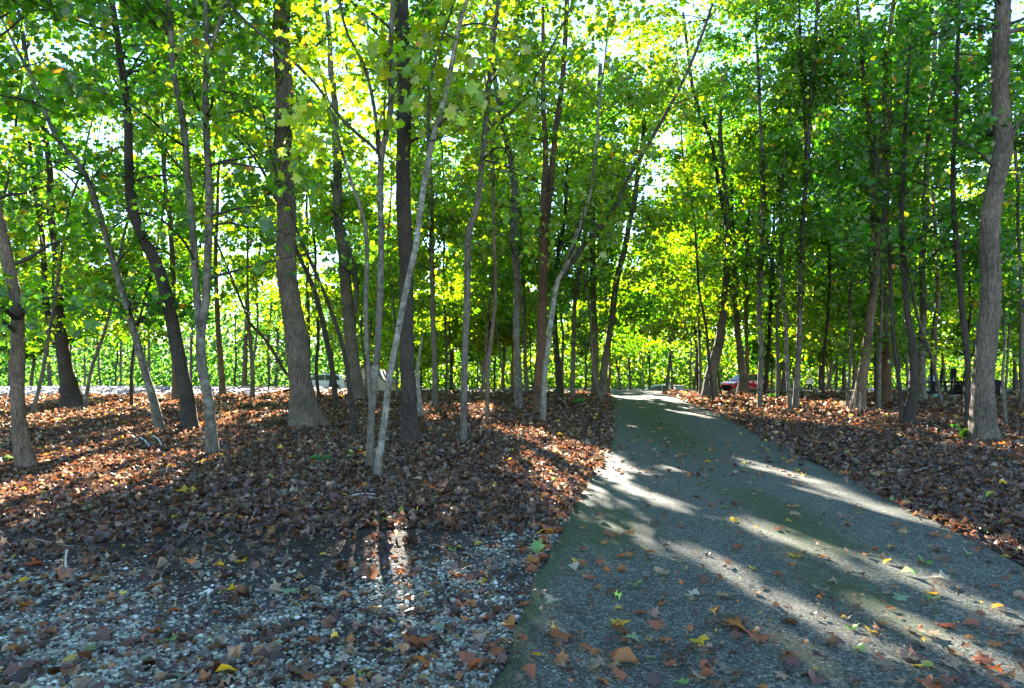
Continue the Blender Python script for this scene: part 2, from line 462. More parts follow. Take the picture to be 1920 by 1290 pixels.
# moss stains, placed on the ground where the photograph shows them
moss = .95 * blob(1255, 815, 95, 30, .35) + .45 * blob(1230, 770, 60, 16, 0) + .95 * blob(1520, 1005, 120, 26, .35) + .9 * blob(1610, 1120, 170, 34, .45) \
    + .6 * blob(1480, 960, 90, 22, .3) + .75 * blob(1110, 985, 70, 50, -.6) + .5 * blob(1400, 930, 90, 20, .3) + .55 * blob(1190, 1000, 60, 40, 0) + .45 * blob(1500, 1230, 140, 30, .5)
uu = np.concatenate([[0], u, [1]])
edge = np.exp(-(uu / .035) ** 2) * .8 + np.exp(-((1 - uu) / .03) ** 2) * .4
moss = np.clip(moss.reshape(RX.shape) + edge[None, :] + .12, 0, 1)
nx2 = nu + 2; ny2 = len(ry)
i = np.arange(ny2 - 1)[:, None] * nx2; j = np.arange(nx2 - 1)[None, :]
Fr = np.stack([i + j, i + j + 1, i + nx2 + j + 1, i + nx2 + j], -1).reshape(-1, 4)
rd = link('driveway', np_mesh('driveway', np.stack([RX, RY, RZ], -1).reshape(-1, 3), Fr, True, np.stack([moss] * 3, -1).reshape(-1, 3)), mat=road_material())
tag(rd, kind='structure')
def top_z(x, y):
    return np.where(off_road(x, y) < 0, smooth_z(x, y) + .037, ground_z(x, y))

# ------------------------------------------------------------------ sun flecks: where the canopy lets the sun reach the ground
STREAKS = [  # x1,y1,x2,y2,width1,width2 of sunlit ground in the photograph
 (-60, 955, 130, 905, 50, 44), (110, 905, 300, 872, 52, 46), (290, 874, 385, 868, 44, 14), (0, 930, 240, 905, 20, 50),
 (915, 806, 1010, 818, 14, 28), (1000, 822, 1165, 885, 34, 56), (985, 850, 1060, 925, 14, 26), (1060, 850, 1150, 870, 18, 30),
 (1160, 908, 1285, 962, 10, 24), (1245, 883, 1305, 893, 12, 10), (1100, 980, 1200, 1020, 14, 14),
 (1390, 868, 1560, 918, 12, 20), (1560, 918, 1740, 990, 22, 24), (1475, 918, 1640, 968, 12, 10),
 (1400, 985, 1500, 1025, 22, 34), (1500, 1022, 1630, 1085, 34, 26), (1600, 1062, 1660, 1090, 14, 14),
 (1265, 1025, 1385, 1090, 16, 44), (1385, 1090, 1520, 1165, 44, 36), (1520, 1165, 1800, 1320, 34, 60),
 (1395, 1175, 1480, 1225, 30, 42), (1480, 1225, 1620, 1320, 42, 60), (1690, 1080, 1930, 1195, 24, 54),
 (1640, 1150, 1760, 1205, 22, 34), (1760, 1205, 1960, 1300, 36, 54), (1620, 1190, 1700, 1240, 12, 20),
 (658, 1010, 655, 1095, 22, 26), (704, 1010, 705, 1130, 22, 26), (752, 1000, 752, 1170, 48, 60),
 (1700, 958, 1860, 1015, 20, 26), (1860, 1015, 1990, 1060, 26, 30),
 (-40, 742, 640, 734, 34, 30), (-40, 728, 640, 722, 20, 20), (230, 762, 330, 770, 10, 8), (440, 757, 560, 756, 10, 10)]
MW, MH = 700, 380
mgx, mgy = np.meshgrid(np.linspace(-120, 2060, MW), np.linspace(700, 1330, MH))
MASK = np.zeros((MH, MW), bool)
for x1, y1, x2, y2, w1, w2 in STREAKS:
    dx, dy = x2 - x1, y2 - y1
    t = np.clip(((mgx - x1) * dx + (mgy - y1) * dy) / (dx * dx + dy * dy), 0, 1)
    dd = np.hypot(mgx - x1 - t * dx, mgy - y1 - t * dy)
    gd = np.maximum(F * CH / np.maximum(mgy - HOR, 20), 3)
    MASK |= dd < (w1 + (w2 - w1) * t) * .44 + .012 * F / gd
def lights_ground(P):
    """True where a leaf at P would shade one of the sun flecks"""
    G = P.copy()
    for _ in range(3):
        t = (G[:, 2] - smooth_z(G[:, 0], G[:, 1])) / SUN[2]
        G = G - SUN[None, :] * t[:, None]
    ok = G[:, 1] > 2.2
    px, py, dep = project(np.where(ok[:, None], G, np.array([[0, 50., 0]])))
    ix = ((px + 120) / 2180 * (MW - 1)).astype(int); iy = ((py - 700) / 630 * (MH - 1)).astype(int)
    inn = ok & (ix >= 0) & (ix < MW) & (iy >= 0) & (iy < MH)
    r = np.zeros(len(P), bool)
    r[inn] = MASK[iy[inn], ix[inn]]
    return r
# openings in the canopy through which the sky shows: (px, py, rx, ry, strength)
GAPS = [(735, 372, 48, 55, .9), (1245, 265, 42, 22, .9), (1225, 345, 55, 40, .75), (600, 485, 50, 40, .9), (200, 260, 80, 50, .93), (90, 90, 80, 55, .88),
        (250, 110, 50, 50, .85), (150, 330, 60, 35, .8), (1010, 370, 40, 35, .5), (1900, 300, 40, 60, .3), (1640, 20, 50, 30, .7),
        (1810, 330, 40, 50, .35), (480, 240, 40, 60, .2), (690, 330, 60, 60, .5), (420, 380, 24, 24, .6), (1500, 60, 30, 30, .4), (640, 120, 40, 50, .35)]
def thin(P, keep_low=True):
    px, py, dep = project(P)
    g = np.zeros(len(P))
    for cx, cy_, rx, ry_, s in GAPS:
        g = np.maximum(g, s * np.exp(-(((px - cx) / rx) ** 2 + ((py - cy_) / ry_) ** 2) ** 1.5))
    k = R.rand(len(P)) > g
    # few leaves hang on the near side of the trunks, so the bark shows as it does in the photograph
    ix = np.clip((px / 2).astype(int), 0, 959); iy = np.clip((py / 2).astype(int), 0, 379)
    k &= ~((TGRID[iy, ix] > dep) & (px > 0) & (px < 1920) & (py < 760) & (R.rand(len(P)) < .9))
    # nothing leafy hangs at eye level over the drive and the forest floor near the camera
    k &= ~((py > 655) & (dep < 34) & (R.rand(len(P)) < sst(655, 700, py)))
    return k & (~lights_ground(P) | (R.rand(len(P)) < .03)) & (dep > 5.5)

# ------------------------------------------------------------------ trees
TINTS = {'deep': ((.042, .125, .010), .8), 'mid': ((.060, .145, .010), .7), 'lime': ((.115, .190, .010), .6), 'teal': ((.040, .115, .040), .7), 'gold': ((.15, .21, .010), .6)}
def tints(kind, n):
    c, v = TINTS[kind]
    base = np.array(c)[None, :] * np.exp(R.normal(0, .22, (n, 1))) * np.exp(R.normal(0, .12, (n, 3)))
    y = R.rand(n) < .045
    base[y] = np.array([.24, .22, .015]) * np.exp(R.normal(0, .2, (y.sum(), 1)))
    o = R.rand(n) < .006
    base[o] = np.array([.4, .13, .02])
    return np.clip(base, 0, .8)

def crown_leaves(centres, radii, per, size, T, kind, d):
    """sprays of leaves round the centres"""
    n = len(centres)
    cnt = np.maximum(2, R.poisson(per, n))
    idx = np.repeat(np.arange(n), cnt)
    tot = len(idx)
    tilt = R.normal(0, .3, (n, 2))
    r = radii[idx] * np.sqrt(R.rand(tot)); a = R.rand(tot) * 2 * math.pi
    ox, oy = r * np.cos(a), r * np.sin(a)
    oz = ox * tilt[idx, 0] + oy * tilt[idx, 1] - .18 * r ** 2 + R.normal(0, .10, tot) * radii[idx] * 2
    P = centres[idx] + np.stack([ox, oy, oz], -1)
    k = thin(P); P = P[k]; idx = idx[k]
    Nn = R.normal(0, .75, (len(P), 3)) + np.array([0, -.25, .55])
    s = size * np.exp(R.normal(0, .28, len(P)))
    sprt = np.exp(R.normal(0, .18, (n, 1)))[idx]
    return leaves(T, P, s, Nn, R.normal(.12, .18, len(P)), np.clip(tints(kind, len(P)) * sprt, 0, .8))

TREE_PARTS = {'leafcount': 0}
def grow(root, P3, rad, bark, d, H, h0, nb, blen, kind, seed, lsize=.138, per=22, leafy=1.0, ridge=0, flare=.5, limbs=(), droop=0.0):
    """trunk from traced points, carried on upwards, with branches and leaf sprays"""
    base = P3[0].copy(); base[2] -= .06
    rs = np.random.RandomState(seed)
    top = P3[-1]; dirn = P3[-1] - P3[-2]; dirn = dirn / np.linalg.norm(dirn)
    pts = [p for p in P3]; rr = list(rad)
    z0 = top[2]
    while pts[-1][2] < H and len(pts) < 40:
        dirn = dirn + rs.normal(0, .10, 3) + np.array([0, 0, .22]); dirn /= np.linalg.norm(dirn)
        pts.append(pts[-1] + dirn * 1.4)
        rr.append(max(.012, rad[-1] * (1 - .9 * (pts[-1][2] - z0) / max(H - z0, 1))))
    pts = np.array(pts); rr = np.array(rr)
    pts[0, 2] = ground_z(pts[0, 0], pts[0, 1]) - .14
    L = np.linalg.norm(np.diff(pts, axis=0), axis=1).sum()
    step = .09 if ridge else (.22 if d < 30 else .5)
    n = int(max(8, L / step))
    C = catmull(np.column_stack([pts, rr]), n)
    near = d < 30
    if near:  # slight wander between the traced points
        s = np.linspace(0, L, n)
        amp = .5 * C[:, 3].mean()
        C[:, 0] += amp * .3 * np.sin(s * 1.9 + seed); C[:, 1] += amp * .3 * np.sin(s * 2.3 + seed * 2)
    sides = 36 if ridge else (12 if near else 7)
    V_, f_ = tube(C[:, :3] - base, np.maximum(C[:, 3], .008), sides, rough=.07, ridge=ridge, flare=flare, seed=seed)
    link('trunk', np_mesh('trunk', V_, f_, True), root, M[bark])
    stems = [C]
    for (lp, lr) in limbs:
        lc = catmull(np.column_stack([lp, lr]), max(8, int(np.linalg.norm(np.diff(lp, axis=0), axis=1).sum() / .25)))
        V_, f_ = tube(lc[:, :3] - base, np.maximum(lc[:, 3], .006), 8, rough=.06, seed=seed + 1)
        link('limb', np_mesh('limb', V_, f_, True), root, M['twig' if max(lr) * F / d * 2 < 8.6 else (bark if bark != 'furrow' else 'grey')])
        stems.append(lc)
    # branches
    cents, rads_, tw = [], [], []
    top_in_view = CH + math.tan(math.radians(31)) * d
    for b in range(int(nb * (1.7 if d < 16 else 2.0 if d < 41 else 1.5))):
        S = stems[0] if (len(stems) == 1 or rs.rand() < .6) else stems[1 + rs.randint(len(stems) - 1)]
        zlo = max(h0, S[:, 2].min() + .3); zhi = min(S[:, 2].max(), top_in_view + 2.5)
        if zhi <= zlo: continue
        zz = zlo + (zhi - zlo) * rs.rand() ** .9
        k = int(np.argmin(abs(S[:, 2] - zz)))
        p = S[k, :3]
        az = rs.rand() * 2 * math.pi
        ln = blen * (1.25 if 16 < d < 41 else 1.0) * rs.uniform(.55, 1.2) * (1 - .35 * (zz - zlo) / max(zhi - zlo, 1))
        el = rs.uniform(.15, .75) - droop
        q = [p]; dd = np.array([math.cos(az) * math.cos(el), math.sin(az) * math.cos(el), math.sin(el)])
        m = 6
        for _ in range(m):
            dd = dd + rs.normal(0, .14, 3) + np.array([0, 0, -.06]); dd /= np.linalg.norm(dd)
            q.append(q[-1] + dd * ln / m)
        q = np.array(q)
        r0 = min(S[k, 3] * .45, .03 + .004 * ln) 
        tw.append((q, np.linspace(max(r0, .008), .004, len(q))))
        ns = max(4, int(ln * 4.2 * leafy))
        for _ in range(ns):
            t = rs.uniform(.25, 1.05)
            kk = min(int(t * m), m - 1); c = q[kk] + (q[kk + 1] - q[kk]) * (t * m - kk) + rs.normal(0, .28, 3) * np.array([1, 1, .6])
            cents.append(c); rads_.append(rs.uniform(.3, .7))
            if near and _ % 4 == 0: tw.append((np.array([q[kk], (q[kk] + c) / 2 + [0, 0, .05], c]), np.array([.006, .005, .003])))
    if d < 22:
        big = [t for t in tw if len(t[0]) > 3]; small = [t for t in tw if len(t[0]) == 3]
        for q, r_ in big:
            qq = catmull(q - base, 12)
            V_, f_ = tube(qq, np.interp(np.linspace(0, 1, 12), np.linspace(0, 1, len(r_)), r_), 5)
            link('branch', np_mesh('branch', V_, f_, True), root, M['twig'])
    else:
        small = tw
    if small:
        V_, f_ = merge([tube(q - base, r_, 3) for q, r_ in small])
        o = link('twigs', np_mesh('twigs', V_, f_, True), root, M['twig']); o['kind'] = 'stuff'
    if cents:
        T = TULIP if d < 12.5 else (HEX if d < 16 else RHO)
        if T is RHO: lsize *= 1.12
        if d < 16: lsize *= .84
        JOBS.append((root, base, np.array(cents), np.array(rads_), per, lsize, T, kind, d))
    for S in stems:
        if d < 41:
            qx, qy, qd = project(S[:, :3])
            for x_, y_, w_ in zip(qx, qy, S[:, 3] * F / d):
                if w_ > 2.2: TRUNKS.append((x_, y_, w_ + 3, d))
JOBS, TRUNKS = [], []
TGRID = np.full((380, 960), 0.0)
def build_crowns():
    for x_, y_, w_, d in sorted(TRUNKS, key=lambda t: -t[3]):
        h_ = max(w_, 12)
        x0, x1 = int((x_ - w_) / 2), int((x_ + w_) / 2) + 1; y0, y1 = int((y_ - h_) / 2), int((y_ + h_) / 2) + 1
        if x1 > 0 and y1 > 0 and x0 < 960 and y0 < 380: TGRID[max(y0, 0):max(y1, 0), max(x0, 0):max(x1, 0)] = d
    for root, base, cents, rads_, per, lsize, T, kind, d in JOBS:
        V_, f_, t_ = crown_leaves(cents, rads_, per, lsize, T, kind, d)
        if len(f_):
            o = link('crown', np_mesh('crown', V_ - base, f_, False, t_), root, M['leaf']); o['kind'] = 'stuff'
            TREE_PARTS['leafcount'] += len(f_)

def traced(name, label, pts, w, bark='grey', depth=None, kind='mid', H=15, h0=3.0, nb=16, blen=2.4, limbs=(), group=None, ridge=0, flare=.5, lean=0.0, **kw):
    pts = [tuple(p) for p in pts]
    if depth is None:
        b = on_ground(pts[0][0], pts[0][1])[0]; d = b[1]
    else:
        d = depth; b = at_depth(pts[0][0], pts[0][1], d)
        b[2] = ground_z(b[0], b[1])
    P = [b]
    for k, (px, py) in enumerate(pts[1:]):
        dd = d + lean * (k + 1)
        q = at_depth(px, py, dd)
        if q[2] > b[2] + .15: P.append(q)
    P = np.array(P)
    ww = np.interp(np.linspace(0, 1, len(P)), np.linspace(0, 1, len(w)), w)
    rad = ww * .455 * d / F
    lim = []
    for lp, lw in limbs:
        q = np.array([at_depth(a, c, d + .02 * k * d / 10) for k, (a, c) in enumerate(lp)])
        # carry the limb on a little past the last traced point
        e = q[-1] - q[-2]; e = e / np.linalg.norm(e)
        q = np.vstack([q, q[-1] + e * .8 + [0, 0, .15], q[-1] + e * 1.6 + [0, 0, .4]])
        r = np.interp(np.linspace(0, 1, len(q)), np.linspace(0, 1, len(lw)), lw) * .5 * d / F
        lim.append((q, r))
    gl = P[0].copy(); gl[2] -= .06
    root = thing(name, label, 'tree', gl, group)
    traced.n += 1
    grow(root, P, rad, bark, d, H, h0, nb, blen, kind, traced.n * 11, ridge=ridge, flare=flare, limbs=lim, **kw)
    return root, d
traced.n = 0

T_ = traced
T_('maple_tree', 'grey trunk at the left frame edge with a sunlit splayed foot', [(58, 880), (40, 820), (32, 740), (32, 584), (20, 510), (6, 440), (-14, 360), (-40, 240)], [34, 27, 25, 24, 20, 16], 'brown', kind='mid', h0=1.9, nb=24, blen=2.3, flare=.9)
T_('maple_tree', 'double leaning grey trunk with a deeply fluted dark foot beside the pale gravel bank', [(141, 765), (131, 725), (123, 688), (112, 617), (106, 487), (95, 380), (86, 250), (55, 130), (35, 20)], [42, 30, 24, 18, 13, 10, 8], 'dark', kind='mid', h0=1.8, nb=26, flare=.7, limbs=[([(112, 640), (88, 580), (80, 450), (65, 350)], [12, 9, 6])])
T_('birch_tree', 'slim mottled trunk curving up to the left from behind bare sticks', [(302, 808), (285, 740), (270, 690), (245, 600), (210, 480), (180, 380), (150, 310), (103, 251), (70, 170)], [20, 15, 13, 12, 9, 7], 'smooth', kind='deep', h0=2.4, nb=18)
T_('maple_tree', 'dark rough trunk leaning left that bends at mid height, just left of the forked trunk', [(358, 808), (345, 720), (334, 655), (316, 573), (294, 498), (262, 430), (246, 370), (241, 300), (239, 209), (224, 98), (207, -10)], [32, 26, 25, 23, 20, 18, 14, 12], 'dark', kind='deep', h0=4.2, nb=18)
T_('maple_tree', 'pale brown trunk splitting low into two tall parallel stems', [(402, 858), (396, 800), (390, 750), (376, 673), (378, 610), (387, 562), (391, 450), (391, 349), (387, 244), (386, 157), (387, 98), (384, 0)], [24, 20, 20, 17, 15, 15, 13, 12, 9], 'smooth', kind='mid', h0=2.9, nb=22, limbs=[([(376, 625), (368, 540), (363, 450), (352, 331), (343, 227), (324, 122), (316, -20)], [14, 13, 12, 12, 10]), ([(389, 110), (405, 60), (424, 10)], [9, 6])])
T_('poplar_tree', 'broad brown furrowed trunk with spreading roots, the stoutest left of the driveway', [(574, 803), (570, 770), (564, 715), (549, 600), (538, 487), (535, 400), (533, 300), (531, 150), (529, -10)], [58, 50, 44, 41, 38, 37, 36, 34, 32], 'furrow', kind='lime', h0=6.5, nb=12, H=18, ridge=.045, flare=1.0)
T_('maple_tree', 'grey trunk swollen at its foot, directly left of the beige shed gable', [(673, 752), (668, 710), (655, 620), (653, 580), (644, 480), (635, 418), (632, 331), (630, 244), (622, 140), (612, 0)], [30, 26, 25, 24, 22, 17, 13, 9], 'grey', kind='lime', h0=4.6, nb=20, limbs=[([(661, 620), (668, 560), (666, 520), (655, 470), (640, 420)], [9, 9, 6])])
T_('maple_sapling', 'thin dark stem bending far left above a twisted base', [(630, 765), (623, 692), (608, 617), (586, 535), (560, 478), (515, 366), (480, 300), (425, 240), (388, 210)], [12, 11, 10, 8, 7, 5, 4], 'dark', kind='lime', h0=4.6, nb=10, blen=1.6)
T_('maple_sapling', 'thin leaning stem crossing in front of the swollen grey trunk', [(666, 815), (660, 766), (647, 673), (631, 610), (601, 532), (567, 457), (545, 400), (520, 330)], [13, 10, 8, 7, 6, 5], 'dark', kind='lime', h0=4.4, nb=9, blen=1.6)
BRT, BRD = T_('maple_tree', 'slim grey trunk beside the white leaning sapling, forked high up', [(693, 880), (695, 820), (698, 766), (705, 692), (711, 580), (715, 450), (714, 380), (715, 296), (731, 209), (732, 105), (738, 0)], [17, 14, 13.5, 13, 13, 13, 12, 11], 'smooth', kind='gold', h0=4.6, nb=12, blen=2.0,
   limbs=[([(696, 770), (690, 673), (686, 580), (688, 450), (676, 390), (655, 330)], [9, 9, 8, 6, 4]), ([(715, 296), (700, 192), (682, 122), (650, 60), (635, -10)], [8, 6, 5, 4]), ([(713, 290), (696, 272), (647, 230), (585, 150), (520, 90), (470, 48), (425, 0)], [6, 6, 5, 5, 4])])
T_('birch_sapling', 'whitish slender trunk leaning right across the black trunk', [(705, 893), (711, 850), (718, 815), (731, 710), (746, 625), (765, 524), (780, 461), (786, 410), (801, 314), (815, 251), (839, 157), (860, 52), (880, -20)], [17, 14, 13, 12, 13, 12, 12, 11, 9], 'pale', kind='gold', h0=4.8, nb=12, blen=1.9, limbs=[([(803, 300), (804, 192), (818, 105), (848, 15)], [6, 5, 4])])
T_('oak_tree', 'straight black furrowed trunk behind the white leaning sapling', [(767, 837), (766, 780), (765, 710), (762, 561), (758, 430), (757, 340), (757, 244), (755, 105), (754, -10)], [38, 31, 29, 28, 28, 29, 28, 28, 26], 'dark', kind='mid', h0=6.0, nb=10, H=17, ridge=.03, flare=.6)
T_('maple_tree', 'narrow grey trunk with yellow leaves, first behind the black trunk on its right', [(817, 764), (815, 700), (813, 617), (809, 487), (810, 400), (806, 300), (800, 200)], [12, 11, 10, 8, 6], 'grey', kind='lime', h0=4.2, nb=16)
T_('dead_tree', 'pale broken stub standing tight behind the foot of the black trunk', [(790, 786), (786, 740), (783, 690)], [13, 11, 8], 'pale', kind='lime', h0=30, nb=0, H=2.2)
T_('maple_tree', 'slim grey trunk with a sharp elbow and one side branch to the right', [(868, 832), (869, 800), (872, 673), (875, 561), (878, 450), (882, 424), (895, 384), (904, 296), (912, 209), (921, 122), (930, 35), (936, -20)], [15, 14, 14, 13, 12, 10, 9], 'grey', kind='lime', h0=4.6, nb=13, blen=2.0, limbs=[([(913, 244), (940, 222), (968, 202), (1000, 153)], [5, 4.5, 3])])
T_('maple_sapling', 'tan sapling with a bare pale foot between two grey trunks left of the driveway', [(913, 800), (915, 692), (924, 617), (929, 543), (926, 450), (925, 384), (921, 279), (915, 190)], [9, 8, 7, 6, 5], 'brown', kind='lime', h0=4.4, nb=10, blen=1.8)
T_('birch_tree', 'blotched pale grey trunk that swings left high up', [(974, 768), (971, 710), (969, 636), (970, 543), (964, 450), (965, 384), (957, 296), (937, 209), (926, 130), (922, 50)], [19, 15, 15, 15, 13, 11, 9], 'smooth', kind='lime', h0=5.0, nb=18)
T_('maple_tree', 'reddish dark trunk with a second bluish stem high up', [(1009, 776), (1011, 720), (1013, 673), (1018, 561), (1019, 450), (1022, 350), (1022, 279), (1019, 174), (1018, 60)], [26, 22, 20, 17, 14, 10, 8], 'red', kind='lime', h0=5.0, nb=16, limbs=[([(1019, 470), (1027, 400), (1032, 349), (1040, 262), (1052, 174), (1058, 105), (1062, 20)], [13, 11, 10, 8])])
T_('maple_tree', 'pale slim trunk curving right in front of the reddish dark one', [(1017, 793), (1020, 745), (1023, 692), (1034, 591), (1044, 532), (1062, 498), (1081, 440), (1098, 390), (1109, 349), (1118, 280)], [12, 11, 11, 9, 8, 6], 'pale', kind='lime', h0=4.6, nb=22, blen=2.6, limbs=[([(1046, 528), (1080, 482), (1106, 446), (1144, 401), (1186, 321), (1231, 244), (1273, 167), (1296, 118)], [8, 8, 7, 6, 5])])
T_('maple_tree', 'crooked dark trunk close behind the reddish one', [(1050, 742), (1047, 690), (1043, 655), (1040, 600), (1044, 500), (1060, 400)], [15, 13, 11, 8], 'dark', kind='mid', depth=33, h0=4.5, nb=14)
T_('maple_tree', 'thin grey stem between the blotched and the reddish trunks', [(989, 742), (985, 690), (984, 600), (978, 480)], [9, 8, 7], 'grey', kind='mid', depth=34, h0=5, nb=12)
T_('maple_tree', 'narrow grey trunk with a bulging foot nearest the left edge of the driveway', [(1073, 748), (1075, 673), (1077, 580), (1084, 524), (1092, 469), (1102, 400), (1112, 330), (1118, 250)], [11, 9.5, 9, 8, 6], 'grey', kind='mid', h0=4.6, nb=16)
T_('poplar_tree', 'upright grey trunk standing just left of the leaning one by the driveway', [(1115, 740), (1116, 700), (1116, 636), (1112, 543), (1112, 450), (1114, 350), (1120, 240), (1126, 120)], [17, 14, 13, 12, 11, 9], 'grey', kind='mid', depth=34, h0=5.0, nb=20)
T_('poplar_tree', 'grey trunk leaning right over the far end of the driveway', [(1129, 741), (1132, 700), (1136, 673), (1147, 599), (1157, 524), (1173, 461), (1180, 418), (1190, 377), (1196, 321), (1208, 240)], [18, 15, 13, 12, 11, 9], 'grey', kind='lime', depth=33, h0=5.5, nb=26, blen=3.4)
T_('poplar_tree', 'stout grey trunk with a bowed foot, leaning beside the red car', [(1328, 747), (1331, 715), (1336, 690), (1348, 645), (1355, 597), (1361, 524), (1364, 465), (1364, 400), (1357, 331), (1350, 240)], [27, 24, 20, 15, 13, 11, 9], 'grey', kind='mid', h0=3.6, nb=34, blen=3.0, limbs=[([(1361, 420), (1345, 330), (1332, 262), (1301, 174), (1290, 100)], [8, 7, 5]), ([(1347, 640), (1339, 690), (1343, 740)], [11, 10, 12])])
T_('maple_tree', 'straight narrow grey trunk with a clean round foot right of the red car', [(1425, 767), (1426, 700), (1427, 656), (1424, 597), (1425, 524), (1428, 450), (1430, 400), (1431, 349), (1427, 244), (1422, 150), (1419, 60)], [11, 11, 11, 9, 8, 7, 6], 'smooth', kind='mid', h0=4.4, nb=20, blen=2.6)
T_('maple_tree', 'first of two grey trunks standing close together at the red car', [(1393, 743), (1391, 700), (1387, 656), (1381, 603), (1378, 520), (1372, 420)], [16, 14, 12, 9], 'grey', kind='mid', depth=36, h0=4.6, nb=20)
T_('maple_tree', 'thinner second of two trunks standing close together at the red car', [(1401, 744), (1401, 690), (1400, 641), (1399, 560), (1402, 440)], [9, 8, 7, 6], 'brown', kind='deep', depth=35, h0=4.6, nb=16)
T_('maple_tree', 'dark trunk tucked behind the straight narrow grey one', [(1434, 738), (1438, 690), (1441, 650), (1446, 560), (1450, 450)], [9, 8, 7], 'dark', kind='deep', depth=38, h0=4.8, nb=16)
T_('maple_tree', 'leaning grey trunk crossing the slim dark-topped tree at a low fork', [(1470, 742), (1473, 694), (1476, 641), (1466, 600), (1456, 560), (1448, 500)], [15, 13, 8, 6], 'grey', kind='deep', depth=36, h0=4.4, nb=18)
T_('maple_tree', 'slim dark-topped tree with a pale sunlit foot, mid way along the right side', [(1490, 769), (1494, 720), (1497, 690), (1498, 627), (1501, 538), (1504, 450), (1506, 400), (1513, 331), (1517, 244), (1522, 157), (1530, 50), (1534, -10)], [13, 12, 11, 10, 9, 8, 6], 'smooth', kind='mid', h0=4.4, nb=22, blen=2.6, limbs=[([(1513, 320), (1508, 192), (1501, 90), (1498, -10)], [6, 5, 4])])
T_('oak_tree', 'dark brown trunk hollowed at its foot with thin suckers in front', [(1608, 770), (1612, 735), (1618, 700), (1628, 641), (1634, 568), (1642, 509), (1648, 440), (1652, 360), (1652, 314), (1658, 227), (1660, 157), (1664, 80), (1675, 10)], [26, 21, 18, 14, 11, 10, 9, 8], 'brown', kind='mid', h0=4.2, nb=26, blen=2.8, flare=.8, limbs=[([(1634, 570), (1636, 450), (1640, 360), (1637, 296), (1622, 174), (1612, 60)], [9, 8, 6])])
T_('maple_sapling', 'thin greenish trunk with a mossy foot between the hollow trunk and the red-brown one', [(1646, 768), (1648, 720), (1650, 650), (1653, 560), (1655, 440)], [9, 8, 6, 5], 'smooth', kind='mid', h0=4, nb=10)
T_('pine_tree', 'red-brown straight trunk behind the thin greenish one', [(1662, 756), (1662, 700), (1660, 640), (1658, 553), (1660, 440), (1664, 300), (1668, 150)], [22, 20, 17, 14, 12, 9], 'red', kind='mid', h0=5, nb=20)
T_('maple_tree', 'twisted dark trunk growing out of a leaning grey base', [(1699, 799), (1706, 765), (1712, 735), (1714, 690), (1711, 645), (1704, 615), (1700, 580), (1696, 500), (1690, 400), (1696, 300)], [25, 19, 16, 13, 10, 8], 'dark', kind='deep', h0=4.0, nb=18, limbs=[([(1692, 790), (1690, 760), (1685, 710), (1676, 640), (1671, 550), (1667, 465), (1655, 380)], [9, 8, 7, 5])])
T_('poplar_tree', 'tall grey trunk mottled with lichen, second in from the big furrowed one at the right', [(1727, 752), (1727, 700), (1729, 640), (1731, 568), (1730, 450), (1735, 418), (1737, 314), (1745, 209), (1751, 122), (1756, 20)], [20, 16, 13, 13, 12, 10, 9], 'smooth', kind='mid', h0=5, nb=20, blen=2.6)
T_('maple_tree', 'brown trunk behind the black rail trailer at its left end', [(1746, 745), (1750, 690), (1752, 612), (1758, 568), (1755, 470), (1750, 380)], [13, 12, 10, 8], 'brown', kind='deep', depth=36, h0=5, nb=16)
T_('maple_tree', 'dark narrow trunk hugging the left side of the big furrowed trunk', [(1815, 806), (1814, 740), (1814, 686), (1806, 597), (1799, 509), (1793, 450), (1788, 390), (1787, 314), (1793, 209), (1794, 122), (1799, 20)], [13, 12, 11, 10, 8, 7], 'dark', kind='deep', h0=4.6, nb=14)
T_('poplar_tree', 'massive furrowed grey trunk at the right with green plants round its foot', [(1841, 829), (1842, 790), (1844, 735), (1849, 671), (1854, 568), (1857, 500), (1857, 446), (1865, 349), (1880, 275), (1880, 220), (1876, 130), (1876, 80), (1880, -10)], [48, 40, 37, 35, 34, 33, 31, 31, 29, 27], 'furrow', kind='deep', H=17, h0=5.4, nb=16, blen=2.8, ridge=.05, flare=.6, limbs=[([(1868, 340), (1900, 250), (1945, 180)], [9, 7, 5]), ([(1879, 60), (1915, 55), (1960, 40)], [10, 8, 6])])
T_('maple_sapling', 'stubby greenish sapling with side shoots right of the massive furrowed trunk', [(1885, 803), (1883, 760), (1879, 715), (1884, 640), (1880, 540)], [9, 7, 5, 4], 'smooth', kind='deep', h0=2.6, nb=8, blen=1.2, H=5)
T_('maple_tree', 'narrow trunk cut by the right frame edge', [(1917, 760), (1916, 690), (1914, 560), (1910, 440), (1905, 300)], [9, 8, 7], 'grey', kind='mid', h0=4, nb=16)
T_('poplar_tree', 'orange-brown trunk seen just left of the dark leaning trunk', [(330, 752), (329, 700), (326, 610), (321, 436), (310, 349), (304, 240)], [15, 13, 9, 7], 'brown', kind='deep', h0=4.6, nb=18)
T_('poplar_tree', 'brown trunk with a flared foot at the right end of the pale gravel bank', [(418, 752), (415, 700), (408, 600), (404, 480), (408, 380)], [15, 12, 9, 7], 'brown', kind='lime', depth=32, h0=4.6, nb=18)
T_('maple_sapling', 'thin grey sapling in front of the dark end of the gravel bank', [(474, 752), (473, 690), (466, 600), (464, 520), (466, 400)], [9, 8, 6, 4], 'grey', kind='lime', depth=30, h0=4.2, nb=10, limbs=[([(467, 605), (500, 640), (530, 690)], [6, 6, 6]), ([(466, 600), (430, 510), (405, 450)], [5, 4, 3])])
T_('dead_tree', 'curved thin bare sapling on the pale gravel bank', [(252, 752), (248, 715), (250, 690), (256, 640)], [4, 3, 2.5], 'twig' if 'twig' in M else 'dark', depth=33, kind='deep', h0=30, nb=0, H=2.6)
